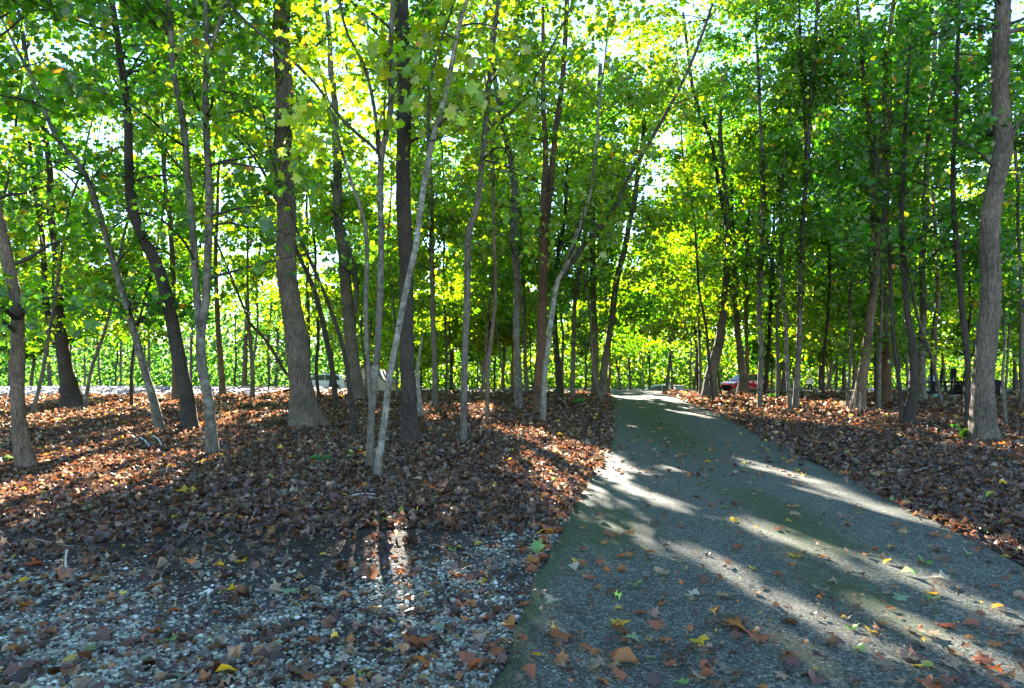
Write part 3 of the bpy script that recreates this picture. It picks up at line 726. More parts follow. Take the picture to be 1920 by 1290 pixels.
T_('maple_tree', 'slim trunk close against the right side of the stout brown one', [(579, 742), (578, 690), (577, 543), (575, 430)], [10, 9, 7], 'grey', kind='lime', depth=33, h0=4.8, nb=14)

# trees further back: grouped by what they look like
far = [(460, 60, 'brown', 14), (505, 66, 'grey', 6), (556, 62, 'grey', 5), (660, 50, 'grey', 6), (905, 44, 'grey', 9), (845, 48, 'dark', 8), (941, 46, 'grey', 8), (1097, 58, 'brown', 7), (1160, 60, 'dark', 4),
       (1181, 56, 'grey', 7), (1206, 62, 'pale', 4), (1219, 60, 'dark', 4), (1248, 50, 'grey', 8.5), (1293, 56, 'grey', 5), (1309, 46, 'dark', 7), (1462, 54, 'grey', 8), (1535, 52, 'dark', 8), (1548, 50, 'brown', 9),
       (1566, 58, 'grey', 8), (1578, 52, 'dark', 6), (1600, 50, 'grey', 12), (1682, 44, 'dark', 9), (1700, 50, 'pale', 5), (1770, 55, 'grey', 7), (1900, 48, 'dark', 8), (225, 70, 'pale', 6), (190, 72, 'pale', 6), (160, 68, 'pale', 5),
       (60, 66, 'grey', 8), (95, 58, 'grey', 10), (280, 64, 'grey', 7), (358, 60, 'grey', 8), (20, 60, 'brown', 9), (725, 48, 'grey', 5), (620, 58, 'dark', 8), (1640, 58, 'grey', 9), (1850, 60, 'grey', 8), (760, 62, 'grey', 10), (700, 66, 'grey', 7)]
for k in range(36):
    far.append((R.uniform(-200, 2120), R.uniform(42, 88), ['grey', 'dark', 'brown', 'grey'][k % 4], R.uniform(4, 8)))
MIDS = [(470, 27), (250, 26), (160, 24), (60, 22), (20, 30), (345, 34), (505, 38), (600, 30), (690, 36), (745, 30), (835, 27), (900, 31), (948, 37), (1000, 40), (1055, 38), (1455, 28), (1541, 30), (1560, 36), (1585, 25), (1640, 30),
        (1705, 34), (1765, 26), (1800, 33), (1880, 28), (1940, 22), (-60, 20), (-120, 27), (1990, 27), (1350, 39), (1480, 24), (110, 33), (850, 38), (1165, 43), (1300, 41), (1215, 62), (1260, 46), (1128, 28.5), (1338, 27), (1312, 34), (1140, 36)]
used_lm = set()
LMK = [(32, 'trunk with the sunlit splayed foot'), (110, 'fluted double trunk'), (245, 'slim mottled trunk'), (320, 'dark trunk that bends'), (385, 'pale brown forked trunk'), (549, 'stout brown trunk'),
       (655, 'swollen grey trunk'), (748, 'white leaning sapling'), (764, 'straight black trunk'), (873, 'grey trunk with an elbow'), (925, 'tan sapling'), (970, 'blotched pale trunk'), (1015, 'reddish dark trunk'),
       (1034, 'pale curving trunk'), (1147, 'trunk leaning over the driveway'), (1350, 'bowed trunk beside the red car'), (1424, 'straight narrow grey trunk'), (1498, 'slim dark-topped tree'),
       (1630, 'trunk hollowed at its foot'), (1660, 'red-brown trunk'), (1704, 'twisted dark trunk'), (1730, 'lichen-mottled trunk'), (1850, 'massive furrowed trunk')]
GRP = {'grey': ('slender grey tree at the far edge of the wood', 'grey trees at the far edge of the wood'), 'dark': ('slender dark tree at the far edge of the wood', 'dark trees at the far edge of the wood'),
       'brown': ('slender brown tree at the far edge of the wood', 'brown trees at the far edge of the wood'), 'pale': ('slender whitish tree at the far edge of the wood', 'whitish trees at the far edge of the wood')}
for k, (px, d, bark, w) in enumerate(far):
    x = (px - 960) / F * d
    if abs(x - (xl(min(d, 70)) + xr(min(d, 70))) / 2) < 3 and d < 62: d = 64; x = (px - 960) / F * d
    z = float(ground_z(x, d)); b = np.array([x, d, z])
    rs = np.random.RandomState(900 + k)
    H = rs.uniform(12, 16) if d < 52 else rs.uniform(8, 12)
    P = [b]; dr = np.array([rs.normal(0, .06), rs.normal(0, .04), 1.])
    for q in range(5): P.append(P[-1] + dr * (H * .14) + rs.normal(0, .06, 3) * [1, 1, 0])
    w *= .75
    P = np.array(P); r = np.linspace(w, w * .6, len(P)) * .5 * d / F
    root = thing('maple_tree', GRP[bark][0], 'tree', b - [0, 0, .06], GRP[bark][1])
    kind = ['lime', 'mid', 'gold', 'teal', 'lime'][rs.randint(5)] if 350 < px < 1350 else ['teal', 'mid', 'deep', 'lime'][rs.randint(4)]
    grow(root, P, r, bark, d, H, (rs.uniform(4, 6.5) if 1120 < px < 1330 else rs.uniform(1.6, 3.4)), 30, rs.uniform(2.8, 4.4), kind, 900 + k, lsize=.27 + .003 * (d - 40), per=13, leafy=.62)

for k, (px, d) in enumerate(MIDS):
    x = (px - 960) / F * d
    b = np.array([x, d, float(ground_z(x, d))])
    rs = np.random.RandomState(500 + k)
    H = rs.uniform(12, 17); w = rs.uniform(4.5, 8) * 26 / d
    P = [b]; dr = np.array([rs.normal(0, .09), rs.normal(0, .04), 1.])
    for q in range(6): P.append(P[-1] + dr * (H * .11) + rs.normal(0, .09, 3) * [1, 1, 0]); dr += rs.normal(0, .03, 3) * [1, 1, 0]
    P = np.array(P); r = np.linspace(w, w * .6, len(P)) * .5 * d / F
    lab = 'slender young maple in the wood outside the frame'
    if 0 < px < 1920:
        c_ = sorted((abs(px - lx), n_, 'left' if px < lx else 'right') for lx, n_ in LMK)
        c_ = [c for c in c_ if (c[1], c[2]) not in used_lm][0]; used_lm.add((c_[1], c_[2]))
        lab = 'slender young maple further back, first one %s of the %s' % (c_[2], c_[1])
    root = thing('maple_tree', lab, 'tree', b - [0, 0, .06], 'slender young maples midway into the wood')
    grow(root, P, r, ['grey', 'dark', 'smooth'][k % 3], d, H, rs.uniform(1.9, 3.6) + (3.5 if 1150 < px < 1310 else 0), 16, rs.uniform(2.4, 3.2), ['lime', 'mid', 'gold', 'lime', 'mid'][k % 5] if px < 1400 else ['mid', 'lime', 'lime'][k % 3], 500 + k, lsize=.125, per=22)

build_crowns()
# the wood beyond, which reads as one mass
n = 100000
a = R.uniform(-.86, .86, n); dd = R.uniform(84, 106, n)
x = np.tan(a) * dd; top = 13 + 2.2 * waves(x * .12, dd * .1) + 1.2 * waves(x * .5, dd * .3, 1, 3)
h = R.rand(n) ** 1.25 * np.maximum(top, 3)
P = np.stack([x, dd, smooth_z(x, dd) + h], -1)
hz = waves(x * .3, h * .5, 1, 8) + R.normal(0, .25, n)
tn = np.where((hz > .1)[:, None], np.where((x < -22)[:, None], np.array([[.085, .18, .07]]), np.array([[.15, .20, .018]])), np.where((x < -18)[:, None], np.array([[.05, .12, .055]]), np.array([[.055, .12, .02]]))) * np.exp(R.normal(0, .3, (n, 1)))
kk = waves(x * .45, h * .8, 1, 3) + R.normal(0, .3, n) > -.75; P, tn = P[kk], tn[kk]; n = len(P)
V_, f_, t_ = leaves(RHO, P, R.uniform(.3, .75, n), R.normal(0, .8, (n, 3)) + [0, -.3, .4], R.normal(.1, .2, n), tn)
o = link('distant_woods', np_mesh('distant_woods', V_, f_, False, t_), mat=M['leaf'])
tag(o, 'far mass of bright green woods beyond the clearing', 'woods', kind='stuff')

# ------------------------------------------------------------------ bright near leaves, each a leaf of the forking grey tree
def leaf_mesh(T, size, curl, seed, tintc):
    rs = np.random.RandomState(seed)
    # fan of the outline round a raised centre so the blade folds softly
    v = T * size; c = np.array([[0, .45 * size]])
    A = np.vstack([c, v])
    z = curl * size * (np.abs(A[:, 0] / size) - .9 * (A[:, 1] / size - .5) ** 2) + rs.normal(0, .03 * size, len(A))
    V_ = np.column_stack([A[:, 0], A[:, 1] - .5 * size, z])
    n = len(T); f = np.array([(0, 1 + k, 1 + (k + 1) % n) for k in range(n)])
    return np_mesh('leaf', V_, f, True, np.tile(tintc, (len(V_), 1)))
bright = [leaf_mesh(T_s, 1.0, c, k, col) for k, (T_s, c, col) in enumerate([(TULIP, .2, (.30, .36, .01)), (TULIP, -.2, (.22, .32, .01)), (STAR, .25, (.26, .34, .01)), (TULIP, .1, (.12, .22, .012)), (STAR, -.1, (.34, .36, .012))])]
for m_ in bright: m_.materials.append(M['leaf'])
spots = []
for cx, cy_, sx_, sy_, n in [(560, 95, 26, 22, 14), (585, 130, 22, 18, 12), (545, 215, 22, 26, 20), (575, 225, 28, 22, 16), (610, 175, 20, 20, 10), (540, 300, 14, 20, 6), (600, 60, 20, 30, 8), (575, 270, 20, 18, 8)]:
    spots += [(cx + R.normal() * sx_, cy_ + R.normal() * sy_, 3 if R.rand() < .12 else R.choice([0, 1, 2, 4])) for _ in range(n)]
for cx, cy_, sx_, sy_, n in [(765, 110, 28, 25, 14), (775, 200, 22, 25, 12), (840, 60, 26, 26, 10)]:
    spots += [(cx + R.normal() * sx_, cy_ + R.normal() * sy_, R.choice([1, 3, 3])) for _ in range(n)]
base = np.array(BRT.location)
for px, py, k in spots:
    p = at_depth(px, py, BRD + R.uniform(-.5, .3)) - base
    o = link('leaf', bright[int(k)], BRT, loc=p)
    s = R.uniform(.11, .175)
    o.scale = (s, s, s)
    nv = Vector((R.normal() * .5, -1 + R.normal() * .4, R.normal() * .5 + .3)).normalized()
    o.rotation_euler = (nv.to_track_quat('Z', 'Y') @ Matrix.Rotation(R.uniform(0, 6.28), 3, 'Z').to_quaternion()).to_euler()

# ------------------------------------------------------------------ leaf litter
PAL = np.array([(.17, .085, .05), (.12, .062, .04), (.07, .035, .02), (.10, .06, .035), (.30, .19, .11), (.24, .20, .15), (.42, .15, .03), (.55, .36, .04), (.20, .32, .06), (.17, .12, .08), (.11, .045, .022)])
def palette(n, w):
    w = np.array(w, float); w /= w.sum()
    return np.clip(PAL[R.choice(len(PAL), n, p=w)] * np.exp(R.normal(-.25, .42, (n, 1))), 0, .75)
WOODS = [5, 10, 24, 16, 4, 5, 1.2, 1.0, .35, 14, 22]
def litter(n, ylo, yhi, size, T, w=WOODS, dens=None, lift=.03, flat=.5):
    px = R.uniform(-160, 2080, n) if yhi < 900 else np.where(R.rand(n) < .8, R.uniform(-160, 2080, n), R.uniform(2000, 3300, n)); py = R.uniform(ylo, yhi, n)
    G = on_ground(px, py)
    o = off_road(G[:, 0], G[:, 1])
    k = o > R.normal(.05, .10, n) + .10 * np.abs(R.normal(size=n)) * 0
    if dens is not None: k &= R.rand(n) < dens(G[:, 0], G[:, 1])
    G = G[k]; n = len(G)
    G[:, 2] = top_z(G[:, 0], G[:, 1]) + np.abs(R.normal(0, lift, n)) + .006
    N = R.normal(0, flat, (n, 3)) + [0, 0, 1]
    s = size * np.exp(R.normal(0, .28, n))
    return leaves(T, G, s, N, R.normal(.3, .5, n), palette(n, w))
def join_l(parts):
    off = 0; vs = []; ts = []; fd = {}
    for V_, f_, t_ in parts:
        vs.append(V_); ts.append(t_); fd.setdefault(f_.shape[1], []).append(f_ + off); off += len(V_)
    return np.vstack(vs), [np.vstack(v) for v in fd.values()], np.vstack(ts)
def mulch(x, y):
    right = (x > xr(y)) * 1.0; gg = 1.7 * sst(-1.9, -.3, x)
    return np.clip(np.where(right > 0, 1.0, sst(4.0 + gg, 8.4 + gg, y + .8 * waves(x, y, 1.2, 6) + 1.3 * waves(x, y * .5, .45, 2)) * (.75 + .25 * sst(-.5, .2, waves(x, y, 2.2, 11))) * .88 + .10), 0, 1)
pl = [litter(26000, 737, 765, .15, HEX, lift=.04), litter(36000, 765, 805, .105, HEX, lift=.035, dens=mulch), litter(46000, 805, 880, .088, HEX, lift=.03, dens=mulch),
      litter(40000, 880, 1000, .072, HEX, lift=.022, dens=mulch), litter(6500, 880, 1120, .066, STAR, lift=.02, dens=mulch), litter(11000, 960, 1290, .07, HEX, dens=mulch, lift=.015)]
V_, f_, t_ = join_l(pl)
o = link('leaf_litter', np_mesh('leaf_litter', V_, f_, False, t_), mat=M['litter'])
tag(o, 'brown carpet of dead leaves covering the forest floor', 'leaf litter', kind='stuff')

# ------------------------------------------------------------------ gravel
bm = bmesh.new(); bmesh.ops.create_icosphere(bm, subdivisions=1, radius=1)
ICO = np.array([v.co[:] for v in bm.verts]); ICF = np.array([[v.index for v in f.verts] for f in bm.faces]); bm.free()
def stones(P, size, cols, flat=.55):
    n = len(P)
    sc_ = np.stack([R.uniform(.7, 1.3, n), R.uniform(.6, 1.1, n), R.uniform(.35, .8, n) * flat * 1.6], -1) * size[:, None]
    th = R.rand(n) * 6.28; c, s = np.cos(th), np.sin(th)
    B = ICO[None] * sc_[:, None, :] * (1 + R.normal(0, .14, (n, 12, 1)))
    tl = R.normal(0, .25, (n, 1)); B[:, :, 2] += B[:, :, 0] * tl
    x_ = B[:, :, 0] * c[:, None] - B[:, :, 1] * s[:, None]; y_ = B[:, :, 0] * s[:, None] + B[:, :, 1] * c[:, None]
    V_ = np.stack([x_, y_, B[:, :, 2]], -1) + P[:, None, :]
    return V_.reshape(-1, 3), (ICF[None] + 12 * np.arange(n)[:, None, None]).reshape(-1, 3), np.repeat(cols, 12, 0)
def stone_mat():
    m, nt, out = mat('gravel_stone'); L = nt.links
    a = N_(nt, 'ShaderNodeAttribute'); a.attribute_name = 'tint'
    tc = N_(nt, 'ShaderNodeTexCoord'); nz = N_(nt, 'ShaderNodeTexNoise', Scale=90.0, Detail=5.0); L.new(tc.outputs['Object'], nz.inputs['Vector'])
    rr = ramp(nt, [(.3, (.7, .7, .7)), (.7, (1.2, 1.2, 1.2))]); L.new(nz.outputs[0], rr.inputs[0])
    c = mixc(nt, 1.0, a.outputs['Color'], rr.outputs[0], 'MULTIPLY')
    b = N_(nt, 'ShaderNodeBsdfPrincipled', Roughness=.75); L.new(c, b.inputs['Base Color']); L.new(b.outputs[0], out.inputs[0]); return m
M['stone'] = stone_mat()
n = 46000
px = R.uniform(-160, 1120, n); py = R.uniform(930, 1330, n)
G = on_ground(px, py)
k = (R.rand(n) < gravel_w(G[:, 0], G[:, 1]) ** 1.3 + .03) & (off_road(G[:, 0], G[:, 1]) > .02) & (G[:, 0] < 0.6)
G = G[k]; n = len(G)
G[:, 2] = ground_z(G[:, 0], G[:, 1]) + np.abs(R.normal(0, .004, n))
v = np.exp(R.normal(-1.45, .5, (n, 1)))
cols = np.clip(v * np.array([[1.0, 1.0, .76]]) * np.exp(R.normal(0, .05, (n, 3))), .04, .6)
V_, f_, t_ = stones(G, R.uniform(.006, .019, n) * np.exp(R.normal(0, .2, n)), cols)
o = link('gravel', np_mesh('gravel', V_, f_, True, t_), mat=M['stone'])
tag(o, 'pale grey gravel scattered beside the driveway', 'gravel', kind='stuff')

# pale gravel bank at the left back
by = np.linspace(0, 1, 14); bxs = np.linspace(-62, -12.5, 160)
def bank_z(x, t):
    hgt = .36 * (1 - .45 * sst(-20, -13, x)) * (1 - .25 * (1 - sst(-40, -28, x)))
    return hgt * np.sin(np.pi * np.clip(t, 0, 1)) ** .7 + .07 * waves(x * 1.4, t * 5, 1, 2) * np.sin(np.pi * t)
BX, BT = np.meshgrid(bxs, by)
BY = 31.5 + 14 * BT + .4 * waves(BX * .2, BT)
BZ = smooth_z(BX, BY) - .05 + bank_z(BX, BT)
i = np.arange(13)[:, None] * 160; j = np.arange(159)[None, :]
Fb = np.stack([i + j, i + j + 1, i + 160 + j + 1, i + 160 + j], -1).reshape(-1, 4)
o = link('gravel_bank', np_mesh('gravel_bank', np.stack([BX, BY, BZ], -1).reshape(-1, 3), Fb, True), mat=pmat('bank_gravel', (.22, .215, .24), .95, grain=.35, gscale=9, bump=.8))
tag(o, kind='structure')
n = 9000
x = R.uniform(-60, -13, n); t = R.uniform(0, .6, n); y = 31.5 + 14 * t + .4 * waves(x * .2, t)
P = np.stack([x, y, smooth_z(x, y) - .05 + bank_z(x, t)], -1)
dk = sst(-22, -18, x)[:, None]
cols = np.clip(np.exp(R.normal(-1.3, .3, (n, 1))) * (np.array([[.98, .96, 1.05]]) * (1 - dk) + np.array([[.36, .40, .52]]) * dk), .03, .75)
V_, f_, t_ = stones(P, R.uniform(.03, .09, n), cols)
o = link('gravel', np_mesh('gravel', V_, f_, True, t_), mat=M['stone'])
tag(o, 'pale sunlit stones heaped along the gravel bank behind the trees', 'gravel', kind='stuff')
# ------------------------------------------------------------------ fallen leaves that can be picked out
def fallen_mat(): return M['litter']
FC = {'rust': (.34, .10, .035), 'brown': (.16, .065, .035), 'orange': (.40, .16, .035), 'yellow': (.55, .38, .03), 'tan': (.33, .23, .14), 'cream': (.45, .42, .31), 'green': (.16, .30, .07), 'mint': (.22, .33, .17), 'grey': (.19, .19, .15)}
fl = {}
for nm, c in FC.items():
    for q, (T_s, cu) in enumerate([(STAR, .3), (TULIP, .3), (STAR, -.22), (HEX, .45)]):
        me = leaf_mesh(T_s, 1.0, cu, q + 5, c); me.name = 'fallen_leaf'; me.materials.append(M['litter']); fl[nm, q] = me
def fallen(px, py, wpx, colr, shape, label, group=None, up=.02):
    g_ = on_ground(px, py)[0]
    s = wpx * g_[1] / F
    z = float(top_z(g_[0], g_[1])) + up * s / .1 * .6 + .004
    o = bpy.data.objects.new('fallen_leaf', fl[colr, shape]); COL.objects.link(o)
    o.location = (g_[0], g_[1], z); o.scale = (s, s, s * R.uniform(.7, 1.4))
    o.rotation_euler = (R.normal() * .22, R.normal() * .22, R.uniform(0, 6.28))
    return tag(o, label, 'leaf', group)
special = [
 (1166, 1186, 34, 'yellow', 0, 'bright yellow maple leaf lying over a brown leaf on the driveway'),
 (1160, 1200, 40, 'brown', 2, 'dark brown leaf lying under the bright yellow leaf on the driveway'),
 (1182, 1216, 34, 'mint', 0, 'mint green star-shaped leaf on the driveway below the bright yellow one'),
 (1034, 1142, 32, 'cream', 0, 'creamy white maple leaf near the left edge of the driveway'),
 (1190, 1112, 30, 'green', 1, 'leaf half green and half red-brown on the driveway'),
 (1425, 1215, 34, 'rust', 0, 'dark red leaf with a yellow tip beneath a strip of sunlight on the driveway'),
 (1300, 1130, 24, 'cream', 1, 'pale round tan leaf on the driveway left of the sunlit streak'),
 (1535, 1120, 30, 'grey', 0, 'grey silvery star-shaped leaf on the mossy part of the driveway'),
 (1735, 1068, 32, 'green', 3, 'long light green leaf flat on the driveway towards the right'),
 (1706, 1088, 32, 'mint', 3, 'longer mint green leaf below the light green one on the driveway'),
 (1632, 1200, 24, 'yellow', 1, 'cupped cream-yellow leaf on the driveway between sunlit streaks'),
 (1175, 1260, 50, 'orange', 3, 'orange curled leaf at the bottom of the driveway with brown ones behind'),
 (1052, 1210, 44, 'rust', 2, 'crumpled red-brown leaf cluster near the left driveway edge'),
 (1230, 1192, 30, 'rust', 1, 'orange-brown curled leaf right of the bright yellow leaf'),
 (1385, 1190, 44, 'orange', 2, 'broad orange and cream leaf at the top of a sunlit patch'),
 (515, 1225, 32, 'mint', 1, 'pale green tulip leaf lying on the gravel near the bottom edge'),
 (643, 1245, 28, 'cream', 1, 'pale yellow-green cupped leaf on the gravel'),
 (680, 1273, 20, 'green', 0, 'small fresh green leaf on the gravel at the bottom edge'),
 (342, 1276, 28, 'mint', 3, 'oval pale green leaf on the gravel at the bottom edge'),
 (452, 960, 46, 'grey', 1, 'largest fallen leaf, grey-green and oval, lying on the dark soil'),
 (452, 1060, 24, 'yellow', 0, 'lemon yellow leaf on the edge of the gravel'),
 (345, 932, 34, 'yellow', 1, 'golden leaf just below the big sunlit patch of litter'),
 (383, 948, 40, 'mint', 2, 'ragged pale green leaf left of the large grey-green one'),
 (540, 1112, 28, 'mint', 0, 'blue-green star leaf on the gravel'),
 (788, 1213, 52, 'rust', 0, 'broad rust-red leaf on top of a pile on the gravel'),
 (790, 1243, 44, 'orange', 2, 'orange leaf at the foot of the rust-red pile on the gravel'),
 (708, 1286, 30, 'tan', 3, 'upright tan leaf at the bottom edge of the gravel'),
 (425, 1273, 44, 'yellow', 3, 'long ochre leaf on the gravel at the bottom edge'),
 (705, 988, 22, 'mint', 1, 'small pale mint leaf on dark soil above the narrow sun streaks'),
 (1010, 1035, 34, 'green', 0, 'green leaf among rusty ones along the driveway edge'),
 (1000, 1060, 36, 'orange', 0, 'orange upturned leaf heaped against the driveway edge'),
 (1018, 1000, 32, 'yellow', 2, 'orange-yellow leaf heaped against the driveway edge further up'),
 (722, 1128, 26, 'tan', 2, 'tan leaf curled at the foot of the narrow sun streaks'),
 (880, 1140, 26, 'orange', 1, 'cupped orange-brown leaf on dark gravel'),
 (1110, 1262, 26, 'grey', 3, 'dull grey leaf near the bottom of the driveway'),
 (1760, 1100, 36, 'cream', 0, 'cream star leaf beside a rusty one on the right of the driveway'),
]
for px, py, w, c, q, lab in special: fallen(px, py, w, c, q, lab, up=.03)
LB = {'rust': 'rust-red', 'brown': 'dark brown', 'orange': 'orange', 'yellow': 'yellow', 'tan': 'tan', 'cream': 'cream', 'green': 'green', 'mint': 'pale green', 'grey': 'grey'}
cl = ['rust'] * 8 + ['brown'] * 6 + ['orange'] * 4 + ['yellow'] * 2 + ['tan'] * 5 + ['cream'] * 1 + ['green'] * 1 + ['mint'] * 1
cnt = 0
def place_many(n, fx, fy, where, wsc=1.0, cl=cl):
    k = 0
    while k < n:
        px, py = fx(), fy()
        g_ = on_ground(px, py)[0]; of = off_road(g_[0], g_[1])
        if where == 'driveway' and of > -.05: continue
        if where == 'gravel' and (of < .15 or g_[0] > 1): continue
        c = cl[R.randint(len(cl))]
        w = R.uniform(.06, .13) * F / g_[1] * wsc
        fallen(px, py, w, c, R.randint(4), '%s leaf fallen on the %s' % (LB[c], 'mossy driveway' if where == 'driveway' else 'soil and gravel beside the driveway'), '%s leaves on the %s' % (LB[c], where))
        k += 1
place_many(130, lambda: R.uniform(900, 1990), lambda: R.uniform(900, 1310), 'driveway', .85)
place_many(60, lambda: R.uniform(-20, 1040), lambda: R.uniform(1000, 1295), 'gravel', .85)
# heaped along the left edge of the drive
for k in range(44):
    t = R.rand(); y = 3.3 + 4.2 * t ** 1.2; x = float(xl(y)) - abs(R.normal(0, .09)) - .02
    px, py, _ = project(np.array([[x, y, .03]])); c = ['rust', 'brown', 'orange', 'rust', 'tan', 'rust'][R.randint(6)]
    fallen(float(px[0]), float(py[0]), R.uniform(.07, .12) * F / y, c, R.randint(4), '%s leaf in the row heaped along the driveway edge' % LB[c], '%s leaves heaped along the driveway edge' % LB[c], up=.04)
# smaller scattered leaves and crumbs beyond counting
def scat(n, px0, px1, py0, py1, size, T, w, cond):
    px = R.uniform(px0, px1, n); py = R.uniform(py0, py1, n); G = on_ground(px, py); k = cond(G); G = G[k]; n = len(G)
    G[:, 2] = top_z(G[:, 0], G[:, 1]) + .008 + np.abs(R.normal(0, .006, n))
    return leaves(T, G, size * np.exp(R.normal(0, .3, n)), R.normal(0, .28, (n, 3)) + [0, 0, 1], R.normal(.3, .4, n), palette(n, w))
onr = lambda G: off_road(G[:, 0], G[:, 1]) < 0
BW = [14, 9, 6, 5, 8, 3, 6, 3.5, 1.2, 4, 6]
V_, f_, t_ = join_l([scat(1500, 900, 2000, 740, 900, .075, HEX, BW, onr), scat(420, 900, 2000, 850, 1300, .05, STAR, BW, onr), scat(700, 900, 2000, 900, 1300, .022, HEX, BW, onr),
                     scat(650, -100, 1080, 930, 1310, .05, STAR, BW, lambda G: off_road(G[:, 0], G[:, 1]) > 0), scat(2600, -100, 1080, 930, 1310, .034, HEX, [6, 8, 12, 10, 8, 8, 2, 2, .6, 10, 10], lambda G: off_road(G[:, 0], G[:, 1]) > 0)])
o = link('leaf_litter', np_mesh('leaf_litter', V_, f_, False, t_), mat=M['litter'])
tag(o, 'small dry leaves and crumbs sprinkled over the driveway and gravel', 'leaf litter', kind='stuff')

# ------------------------------------------------------------------ sticks
def stick(pts, w, mt, name, label, group=None, h=.03, cat='stick'):
    """pts: pixels on the ground, or (px, py, height above ground)"""
    P = []
    for q in pts:
        if len(q) == 3 and q[2] > 0:
            p = P[0].copy() if False else None
            d0 = on_ground(pts[0][0], pts[0][1])[0][1]
            p = at_depth(q[0], q[1], d0)
        else:
            p = on_ground(q[0], q[1])[0]; p[2] = top_z(p[0], p[1]) + h
        P.append(p)
    P = np.array(P); b = P[0].copy()
    C = catmull(P - b, 14); r = np.linspace(w, w * .45, 14) * .5 * P[0][1] / F
    V_, f_ = tube(C, r, 6, rough=.15, seed=int(pts[0][0]))
    o = link(name, np_mesh(name, V_, f_, True), mat=M[mt], loc=b)
    return tag(o, label, cat, group)
stick([(128, 1085), (123, 1062, 1), (124, 1040, 1), (127, 1030, 1)], 4.5, 'palestick', 'stick', 'short bleached forked stick standing upright in the gravel')
stick([(60, 1018), (90, 1028), (125, 1034), (190, 1036)], 3, 'stick', 'stick', 'bleached stick lying across the top of the upright one')
stick([(575, 968), (590, 950), (612, 932), (628, 915)], 5, 'stick', 'stick', 'grey bent stick on the soil below the white leaning sapling')
stick([(690, 940), (730, 944), (765, 952)], 6, 'stick', 'stick', 'brown stick lying flat right of the white leaning sapling')
stick([(232, 808), (258, 832), (268, 842), (300, 852), (345, 856), (385, 855)], 7, 'stick', 'fallen_branch', 'long brown fallen branch running to the foot of the forked trunk', cat='branch')
stick([(262, 827), (272, 835), (280, 846)], 4, 'palestick', 'stick', 'left of two white bare sticks arching from the litter', h=.07)
stick([(288, 826), (297, 833), (303, 845)], 4, 'palestick', 'stick', 'right of two white bare sticks arching from the litter', h=.07)
stick([(590, 771), (640, 768), (700, 769), (770, 771)], 5, 'twig', 'fallen_branch', 'dark thin fallen branch lying level behind the slim grey trunks', cat='branch')
stick([(1620, 783), (1640, 787), (1655, 797), (1670, 806)], 4, 'palestick', 'stick', 'white curved stick in the litter before the hollow trunk')
stick([(1225, 743), (1245, 744), (1268, 745)], 4, 'palestick', 'stick', 'pale straight pole lying across the far end of the driveway')
for k in range(46):
    side = R.rand() < .55
    px = R.uniform(-10, 1080) if side else R.uniform(1420, 1930)
    py = R.uniform(760, 960) if side else R.uniform(762, 900)
    a = R.normal(0, .5); ln = R.uniform(18, 60)
    g_ = on_ground([px, px + ln], [py, py + ln * .3 * a])
    if min(off_road(g_[:, 0], g_[:, 1])) < .3: continue
    stick([(px, py), (px + ln * .5, py + ln * .15 * a + R.normal() * 2), (px + ln, py + ln * .3 * a)], R.uniform(2, 4.5), ['stick', 'stick', 'palestick', 'twig'][R.randint(4)], 'stick',
          'dead twig lying in the leaf litter %s of the driveway' % ('left' if side else 'right'), 'dead twigs in the litter %s of the driveway' % ('left' if side else 'right'), h=.045)

# ------------------------------------------------------------------ low green plants
def plant(px, py, wpx, n, c, name, label, cat='plant', fern=False):
    g_ = on_ground(px, py)[0]; g_[2] = ground_z(g_[0], g_[1]); rad = wpx * .5 * g_[1] / F
    root = thing(name, label, cat, g_)
    st, lv = [], []
    for k in range(n):
        a = R.rand() * 6.28; L_ = rad * R.uniform(.7, 1.3); hh = rad * R.uniform(.5, 1.1)
        P = np.array([[0, 0, 0], [.4 * L_ * math.cos(a), .4 * L_ * math.sin(a), hh * .8], [L_ * math.cos(a), L_ * math.sin(a), hh]])
        C = catmull(P, 9); st.append(tube(C, .003, 3))
        pos = np.repeat(C[2:], 2, 0) + R.normal(0, .015, (14, 3)); 
        lv.append(leaves(HEX, pos, np.full(14, rad * (.28 if fern else .42)), R.normal(0, .4, (14, 3)) + [0, -.2, 1], R.normal(.1, .1, 14), np.clip(np.array([c]) * np.exp(R.normal(0, .2, (14, 1))), 0, .7)))
    V_, f_ = merge(st); link('stem', np_mesh('stem', V_, f_, True), root, M['twig'])
    V_, f_, t_ = join_l(lv); o = link('leaves', np_mesh('leaves', V_, f_, False, t_), root, M['leaf']); o['kind'] = 'stuff'
plant(1805, 826, 50, 16, (.06, .15, .02), 'fern', 'spreading green fern left of the massive furrowed trunk', fern=True)
plant(1866, 826, 26, 14, (.05, .2, .03), 'seedling', 'fresh green seedling growing against the massive furrowed trunk')
plant(602, 868, 30, 6, (.05, .22, .08), 'seedling', 'low bright green seedling in the litter left of the slim grey trunks')
plant(1086, 760, 22, 8, (.05, .2, .03), 'seedling', 'small green seedling beside the far left driveway edge')
plant(1868, 872, 18, 6, (.12, .22, .03), 'seedling', 'thin pale green sprout in the litter below the massive furrowed trunk')
plant(1448, 752, 20, 6, (.06, .16, .03), 'seedling', 'small green plant near the narrow grey trunk right of the driveway')

# suckers in front of the hollow trunk
for k, (a, b_) in enumerate([((1600, 776), (1606, 730)), ((1612, 778), (1613, 735)), ((1594, 770), (1598, 735))]):
    stick([a, (b_[0], b_[1], 1)], 3.5, 'stick', 'sucker_shoot', ['pale bare shoot standing left of the hollow trunk foot', 'cut bare shoot standing in front of the hollow trunk', 'thin bare shoot furthest from the hollow trunk foot'][k], cat='shoot')

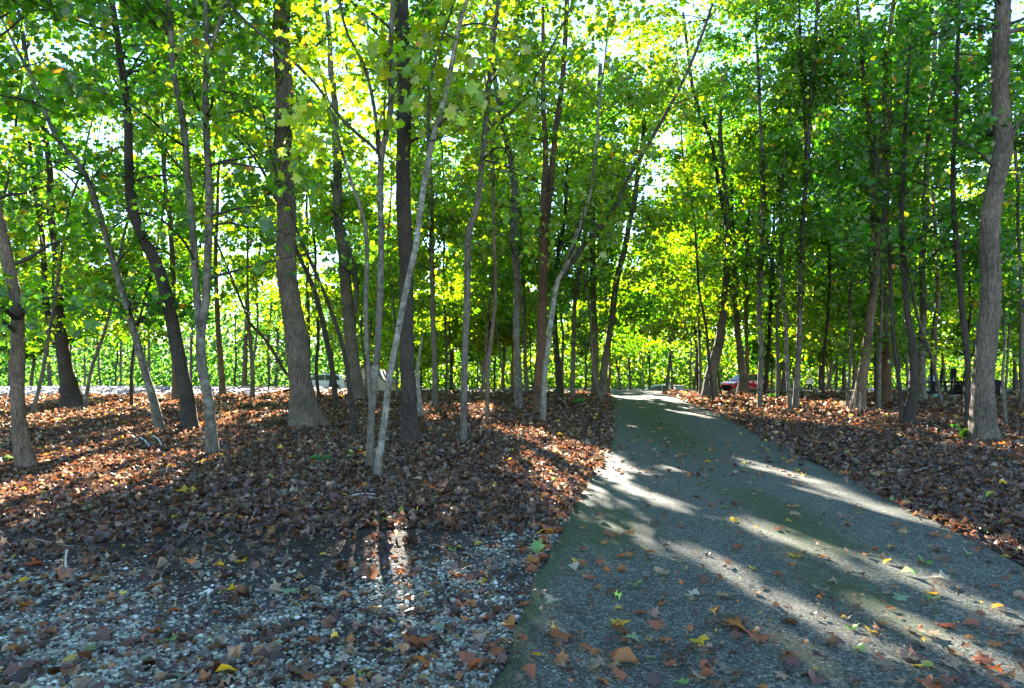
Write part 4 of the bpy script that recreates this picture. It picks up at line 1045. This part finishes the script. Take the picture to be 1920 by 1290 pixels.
# ------------------------------------------------------------------ hard things beyond the crest
def box(bm_, x0, x1, y0, y1, z0, z1):
    m_ = Matrix.Translation(((x0 + x1) / 2, (y0 + y1) / 2, (z0 + z1) / 2)) @ Matrix.Diagonal((x1 - x0, y1 - y0, z1 - z0, 1))
    bmesh.ops.create_cube(bm_, size=1, matrix=m_)
def bobj(name, fill, parent, mt, bevel=0.0, smooth=False):
    bm_ = bmesh.new(); fill(bm_)
    if bevel: bmesh.ops.bevel(bm_, geom=bm_.edges[:], offset=bevel, segments=2, affect='EDGES', profile=.6)
    me = bpy.data.meshes.new(name); bm_.to_mesh(me); bm_.free()
    if smooth: me.polygons.foreach_set('use_smooth', np.full(len(me.polygons), True))
    return link(name, me, parent, mt)
def extr(bm_, prof, y0, y1, inset=0.0, zin=None):
    """extrude a side profile (x,z) across y"""
    a = [bm_.verts.new((x, y0, z)) for x, z in prof]; b = [bm_.verts.new((x, y1, z)) for x, z in prof]
    n = len(prof)
    bm_.faces.new(a); bm_.faces.new(b[::-1])
    for k in range(n): bm_.faces.new((a[k], b[k], b[(k + 1) % n], a[(k + 1) % n]))
    bmesh.ops.recalc_face_normals(bm_, faces=bm_.faces)
def cyl(bm_, c, axis, r, h, seg=20):
    q = Vector(axis).to_track_quat('Z', 'Y').to_matrix().to_4x4()
    bmesh.ops.create_cone(bm_, cap_ends=True, segments=seg, radius1=r, radius2=r, depth=h, matrix=Matrix.Translation(c) @ q)
M['redpaint'] = pmat('red_car_paint', (.55, .015, .035), .3, grain=.05, coat=.8)
M['silver'] = pmat('silver_car_paint', (.55, .58, .6), .35, metal=.3, grain=.05, coat=.6)
M['glass'] = pmat('car_glass', (.03, .05, .055), .08, spec=.9)
M['rubber'] = pmat('rubber', (.015, .015, .015), .85)
M['rim'] = pmat('wheel_metal', (.55, .58, .6), .35, metal=.7)
M['lamp'] = pmat('lamp_glass', (.75, .78, .8), .15)
M['redlamp'] = pmat('tail_lamp', (.5, .02, .02), .2)
M['black'] = pmat('black_painted_steel', (.006, .006, .008), .7, grain=.3, spec=.15)
M['beige'] = pmat('beige_siding', (.52, .46, .34), .75, grain=.08, gscale=4)
M['roof'] = pmat('grey_shingle', (.10, .10, .105), .9, grain=.3, gscale=30)
M['conc'] = pmat('weathered_concrete', (.36, .37, .37), .9, grain=.2, gscale=6, bump=.3)
M['blue'] = pmat('blue_tarp', (.28, .42, .55), .6)
M['white'] = pmat('white_paint', (.7, .7, .68), .6, grain=.1)
M['greenmetal'] = pmat('green_metal', (.03, .12, .08), .6)

def car(label, loc, rz, paint, suv=True):
    t = thing('parked_car', label, 'car', loc, rz=rz)
    # length along x, front at -x
    prof = [(-2.2, .42), (-2.28, .62), (-2.2, .86), (-1.9, .98), (-1.15, 1.08), (-.35, 1.58), (.1, 1.66), (1.2, 1.66), (1.75, 1.56), (2.1, 1.12), (2.22, .98), (2.25, .5), (2.15, .36), (-2.1, .34)]
    def body(b):
        extr(b, prof, -.88, .88)
        for v in b.verts:
            if v.co.z > 1.12: v.co.y *= 1 - .28 * (v.co.z - 1.0)
            if abs(v.co.x) > 2.1: v.co.y *= .88
    bd = bobj('body', body, t, M[paint], .05)
    for s in (-1, 1):
        def win(b, pts=((-1.0, 1.12), (-.36, 1.52), (.1, 1.58), (.42, 1.58), (.42, 1.1)), s=s):
            extr(b, pts, s * .80, s * .885)
            for v in b.verts:
                if v.co.z > 1.2: v.co.y *= 1 - .14 * (v.co.z - 1.1)
        bobj('window', win, t, M['glass'])
        bobj('window', lambda b, s=s: win(b, ((.5, 1.1), (.5, 1.58), (1.2, 1.58), (1.62, 1.5), (1.8, 1.14)), s), t, M['glass'])
        bobj('mirror', lambda b, s=s: box(b, -1.02, -.86, s * .9 - (.0 if s > 0 else .16), s * .9 + (.16 if s > 0 else 0), 1.06, 1.2), t, M[paint], .03)
        bobj('headlight', lambda b, s=s: box(b, -2.25, -1.98, s * .62 - .17, s * .62 + .17, .78, .92), t, M['lamp'], .04)
        bobj('tail_light', lambda b, s=s: box(b, 2.08, 2.26, s * .66 - .14, s * .66 + .14, .9, 1.16), t, M['redlamp'], .03)
        for xw in (-1.38, 1.38):
            w_ = bobj('wheel', lambda b, s=s, xw=xw: cyl(b, (xw, s * .80, .34), (0, 1, 0), .34, .22), t, M['rubber'], 0)
            bobj('rim', lambda b, s=s, xw=xw: cyl(b, (xw, s * .915, .34), (0, 1, 0), .22, .03), w_, M['rim'])
            bobj('wheel_arch', lambda b, s=s, xw=xw: cyl(b, (xw, s * .79, .38), (0, 1, 0), .42, .20), t, M['rubber'])
    def ws(b):
        vs = [b.verts.new(p) for p in ((-1.13, -.7, 1.1), (-1.13, .7, 1.1), (-.38, .60, 1.585), (-.38, -.60, 1.585))]
        b.faces.new(vs); r_ = bmesh.ops.extrude_face_region(b, geom=b.faces[:])
        for v in r_['geom']:
            if isinstance(v, bmesh.types.BMVert): v.co += Vector((-.03, 0, .03))
    bobj('windscreen', ws, t, M['glass'])
    bobj('grille', lambda b: box(b, -2.31, -2.2, -.5, .5, .5, .7), t, M['black'], .02)
    bobj('bumper', lambda b: box(b, -2.33, -2.15, -.78, .78, .36, .48), t, M['black'], .02)
    return t
def at_px(px, d): x = (px - 960) / F * d; return (x, d, float(ground_z(x, d)))
def up_to(px, py, d):
    """height in the scene of a pixel row at depth d"""
    return float(at_depth(px, py, d)[2])
D = 62
car('red hatchback parked beyond the leaf litter right of the driveway', (at_px(1396, D)[0], D, up_to(1388, 736, D)), math.radians(28), 'redpaint')
car('silver car far beyond the driveway, mostly hidden behind the crest', (at_px(1229, 66)[0], 66, up_to(1229, 742, 66) - .6), math.radians(0), 'silver')
car('white car parked left of the beige shed, half hidden by the bank', (at_px(601, 62)[0], 62, up_to(600, 724, 62) - .55), math.radians(10), 'white')

# beige shed with a low gable
D = 64
cx = (684 - 960) / F * D; zt = up_to(690, 683, D); ze = up_to(725, 719, D); W = 41 * D / F
zg = ze - 1.9
t = thing('shed', 'low beige gabled shed behind the trees left of the black trunk', 'shed', (cx, D, zg))
hh = zt - zg; he = ze - zg
bobj('wall', lambda b: extr(b, [(-W, 0), (W, 0), (W, he), (.25, hh), (-W, he)], 0, 5), t, M['beige'])
nb_ = 12
for k in range(nb_):
    z0 = hh * k / nb_; z1 = z0 + hh / nb_ * .93
    def wid(z): return W if z < he else W * (hh - z) / (hh - he)
    bobj('siding_board', lambda b: extr(b, [(-wid(z0) + .02, z0), (wid(z0) - .02, z0), (wid(z1) - .02 + .01, z1), (-wid(z1) + .02, z1)], -.03, -.002), t, M['beige'])
for s in (-1, 1):
    bobj('roof', lambda b: extr(b, [(s * (W + .3), he - .12), (s * (W + .3), he - .02), (.25 * (1 if s > 0 else 1), hh + .16), (.25, hh + .03)], -.35, 5.3), t, M['roof'])
bobj('cable', lambda b: extr(b, [(-.2, hh * .62), (.9, hh * .52), (1.4, hh * .40), (1.4, hh * .38), (.9, hh * .50), (-.2, hh * .60)], -.06, -.04), t, M['black'])

# black trailer with stake rails
D = 33
x0 = (1741 - 960) / F * D; x1 = (1897 - 960) / F * D; zd = up_to(1780, 741, D); zdt = up_to(1780, 734, D)
zg = float(ground_z((x0 + x1) / 2, D))
t = thing('utility_trailer', 'black trailer with upright stake rails behind the massive furrowed trunk', 'trailer', (x0, D, zg))
LX = x1 - x0; a0 = zd - zg; a1 = zdt - zg; zr = up_to(1780, 716, D) - zg; zt = up_to(1780, 691, D) - zg
bobj('deck', lambda b: box(b, 0, LX, 0, 2, a0, a1), t, M['black'], .02)
bobj('rail', lambda b: box(b, 0, LX * .8, .02, .08, zr - .05, zr + .03), t, M['black'])
bobj('rail', lambda b: box(b, 0, LX * .8, 1.9, 1.96, zr - .05, zr + .03), t, M['black'])
bobj('rail', lambda b: box(b, 0, LX * .5, .02, .07, a1 + .25, a1 + .31), t, M['black'])
for k, (px, lean, tall) in enumerate([(1747, 0, 1), (1752, .02, 0), (1762, .12, 1), (1773, .02, 0), (1783, .07, 1), (1788, .08, 1), (1793, .05, 0), (1803, .04, 0), (1822, 0, 0), (1846, 0, 0)]):
    xx = (px - 960) / F * D - x0; zz = zt if tall else zr
    for yy in ((.03, 1.93) if k % 3 == 0 else (.03,)):
        def post(b, xx=xx, zz=zz, lean=lean, yy=yy):
            w_ = .055 if tall else .045
            extr(b, [(xx - w_, a1), (xx + w_, a1), (xx + w_ + lean * zz, zz), (xx - w_ + lean * zz, zz)], yy, yy + .07)
        bobj('stake', post, t, M['black'])
bobj('panel', lambda b: box(b, .25, .55, .4, .5, a1, zr + .3), t, M['blue'])
bobj('tool_box', lambda b: box(b, (1862 - 1741) / F * D, (1886 - 1741) / F * D, .3, 1.2, a1, zr + .1), t, M['black'], .03)
for xx in (LX * .42, LX * .62):
    w_ = bobj('wheel', lambda b: cyl(b, (xx, -.12, .3), (0, 1, 0), .3, .2), t, M['rubber'])
    bobj('rim', lambda b: cyl(b, (xx, -.225, .3), (0, 1, 0), .17, .02), w_, M['rim'])
bobj('hitch', lambda b: box(b, LX, LX + 1.1, .95, 1.05, a0, a0 + .1), t, M['black'])

def slab(px0, px1, py0, py1, D, dep, mt, name, label, cat):
    xa, xb = (px0 - 960) / F * D, (px1 - 960) / F * D
    za = float(ground_z(xa, D)) - .05; zb = up_to(px0, py0, D)
    t = thing(name, label, cat, (xa, D, za))
    bobj('block', lambda b: box(b, 0, xb - xa, 0, dep, 0, max(zb - za, .08)), t, M[mt], .02)
    return t
t = slab(1266, 1284, 724, 734, 50, .8, 'conc', 'utility_cabinet', 'squat grey cabinet right of the far end of the driveway', 'cabinet')
bobj('lid', lambda b: box(b, -.04, .76, -.04, .84, up_to(1266, 724, 50) - t.location[2], up_to(1266, 724, 50) - t.location[2] + .06), t, M['conc'], .01)
t = slab(1255, 1260, 717, 734, 50, .25, 'conc', 'concrete_post', 'upright grey concrete post beside the squat cabinet', 'post')
bobj('cap', lambda b: box(b, -.03, .23, -.03, .28, up_to(1255, 717, 50) - t.location[2], up_to(1255, 717, 50) - t.location[2] + .05), t, M['conc'], .01)
# things under the trailer
def lump(px0, px1, py0, py1, D, mt, name, label, cat):
    xa, xb = (px0 - 960) / F * D, (px1 - 960) / F * D; za = up_to(px0, py1, D); zb = up_to(px0, py0, D)
    bm_ = bmesh.new(); bmesh.ops.create_icosphere(bm_, subdivisions=3, radius=1)
    rs = np.random.RandomState(int(px0))
    for v in bm_.verts:
        n_ = 1 + .12 * math.sin(v.co.x * 5 + 1) * math.cos(v.co.y * 4) + rs.normal(0, .03)
        v.co = Vector((v.co.x * (xb - xa) / 2 * n_, v.co.y * .4, max(v.co.z, -.5) * (zb - za) * n_ * .66))
    me = bpy.data.meshes.new(name); bm_.to_mesh(me); bm_.free()
    o = link(name, me, None, M[mt], ((xa + xb) / 2, D, za + .33 * (zb - za))); tag(o, label, cat); return o
lump(1774, 1809, 741, 747, 31, 'conc', 'flat_stone', 'flat pale stone on the litter before the black trailer', 'stone')
lump(1749, 1760, 739, 746, 31, 'blue', 'tarp_bundle', 'small light blue tarp bundle under the black trailer', 'tarp')
lump(1402, 1424, 745, 752, 30, 'conc', 'flat_stone', 'low pale rock left of the straight narrow grey trunk', 'rock')
lump(1626, 1638, 726, 741, 46, 'white', 'white_sack', 'white sack standing in a gap behind the thin greenish trunk', 'sack')
# pale marker pole in front of the red car
stick([(1379, 743), (1384, 722, 1), (1386, 699, 1)], 2.6, 'palestick', 'marker_pole', 'thin pale leaning pole in front of the red hatchback', cat='pole')

# ------------------------------------------------------------------ person far off between the trunks
def person(px, D, foot_y, label):
    x = (px - 960) / F * D; z = up_to(px, foot_y, D)
    t = thing('person', label, 'person', (x, D, z))
    jn = [(0, 0, .95), (0, 0, 1.15), (0, 0, 1.38), (0, -.02, 1.5), (0, -.03, 1.62), (.19, 0, 1.40), (.26, .02, 1.14), (.27, -.08, .9), (-.19, 0, 1.40), (-.26, .02, 1.14), (-.24, -.10, .9),
          (.1, 0, .88), (.13, -.03, .5), (.14, .03, .08), (.15, -.12, .04), (-.1, 0, .88), (-.14, .02, .5), (-.18, .06, .08), (-.18, -.09, .04), (0, -.03, 1.72)]
    rd_ = [.15, .14, .16, .06, .095, .06, .05, .04, .06, .05, .04, .1, .07, .05, .04, .1, .07, .05, .04, .085]
    ed = [(0, 1), (1, 2), (2, 3), (3, 4), (4, 19), (2, 5), (5, 6), (6, 7), (2, 8), (8, 9), (9, 10), (0, 11), (11, 12), (12, 13), (13, 14), (0, 15), (15, 16), (16, 17), (17, 18)]
    me = bpy.data.meshes.new('body'); me.from_pydata(jn, ed, []); o = link('body', me, t)
    sk = o.modifiers.new('Skin', 'SKIN')
    for k, v in enumerate(me.skin_vertices[0].data): v.radius = (rd_[k], rd_[k] * (.75 if k < 3 else 1)); v.use_root = (k == 0)
    o.modifiers.new('Subsurf', 'SUBSURF').levels = 2; o.modifiers[-1].render_levels = 2
    m_, nt, out = mat('clothed_body')
    tc = N_(nt, 'ShaderNodeTexCoord'); sp = N_(nt, 'ShaderNodeSeparateXYZ'); nt.links.new(tc.outputs['Object'], sp.inputs[0])
    dv = N_(nt, 'ShaderNodeMath', operation='DIVIDE'); nt.links.new(sp.outputs[2], dv.inputs[0]); dv.inputs[1].default_value = 1.8
    r_ = ramp(nt, [(0, (.02, .02, .02)), (.05, (.02, .022, .035)), (.56, (.7, .7, .68)), (.825, (.5, .32, .24))], 'CONSTANT'); nt.links.new(dv.outputs[0], r_.inputs[0])
    b_ = N_(nt, 'ShaderNodeBsdfPrincipled', Roughness=.85); nt.links.new(r_.outputs[0], b_.inputs[0]); nt.links.new(b_.outputs[0], out.inputs[0])
    me.materials.append(m_)
    def hat(b):
        bmesh.ops.create_uvsphere(b, u_segments=16, v_segments=8, radius=.125, matrix=Matrix.Translation((0, -.03, 1.72)) @ Matrix.Diagonal((1, 1.1, .9, 1)))
        bmesh.ops.delete(b, geom=[v for v in b.verts if v.co.z < 1.69], context='VERTS')
        cyl(b, (0, -.12, 1.70), (0, 0, 1), .12, .015)
    bobj('cap', hat, t, pmat('yellow_cap', (.75, .6, .04), .7), smooth=True)
person(1518, 56, 743, 'distant person in a yellow cap, white top and dark trousers between the trunks')
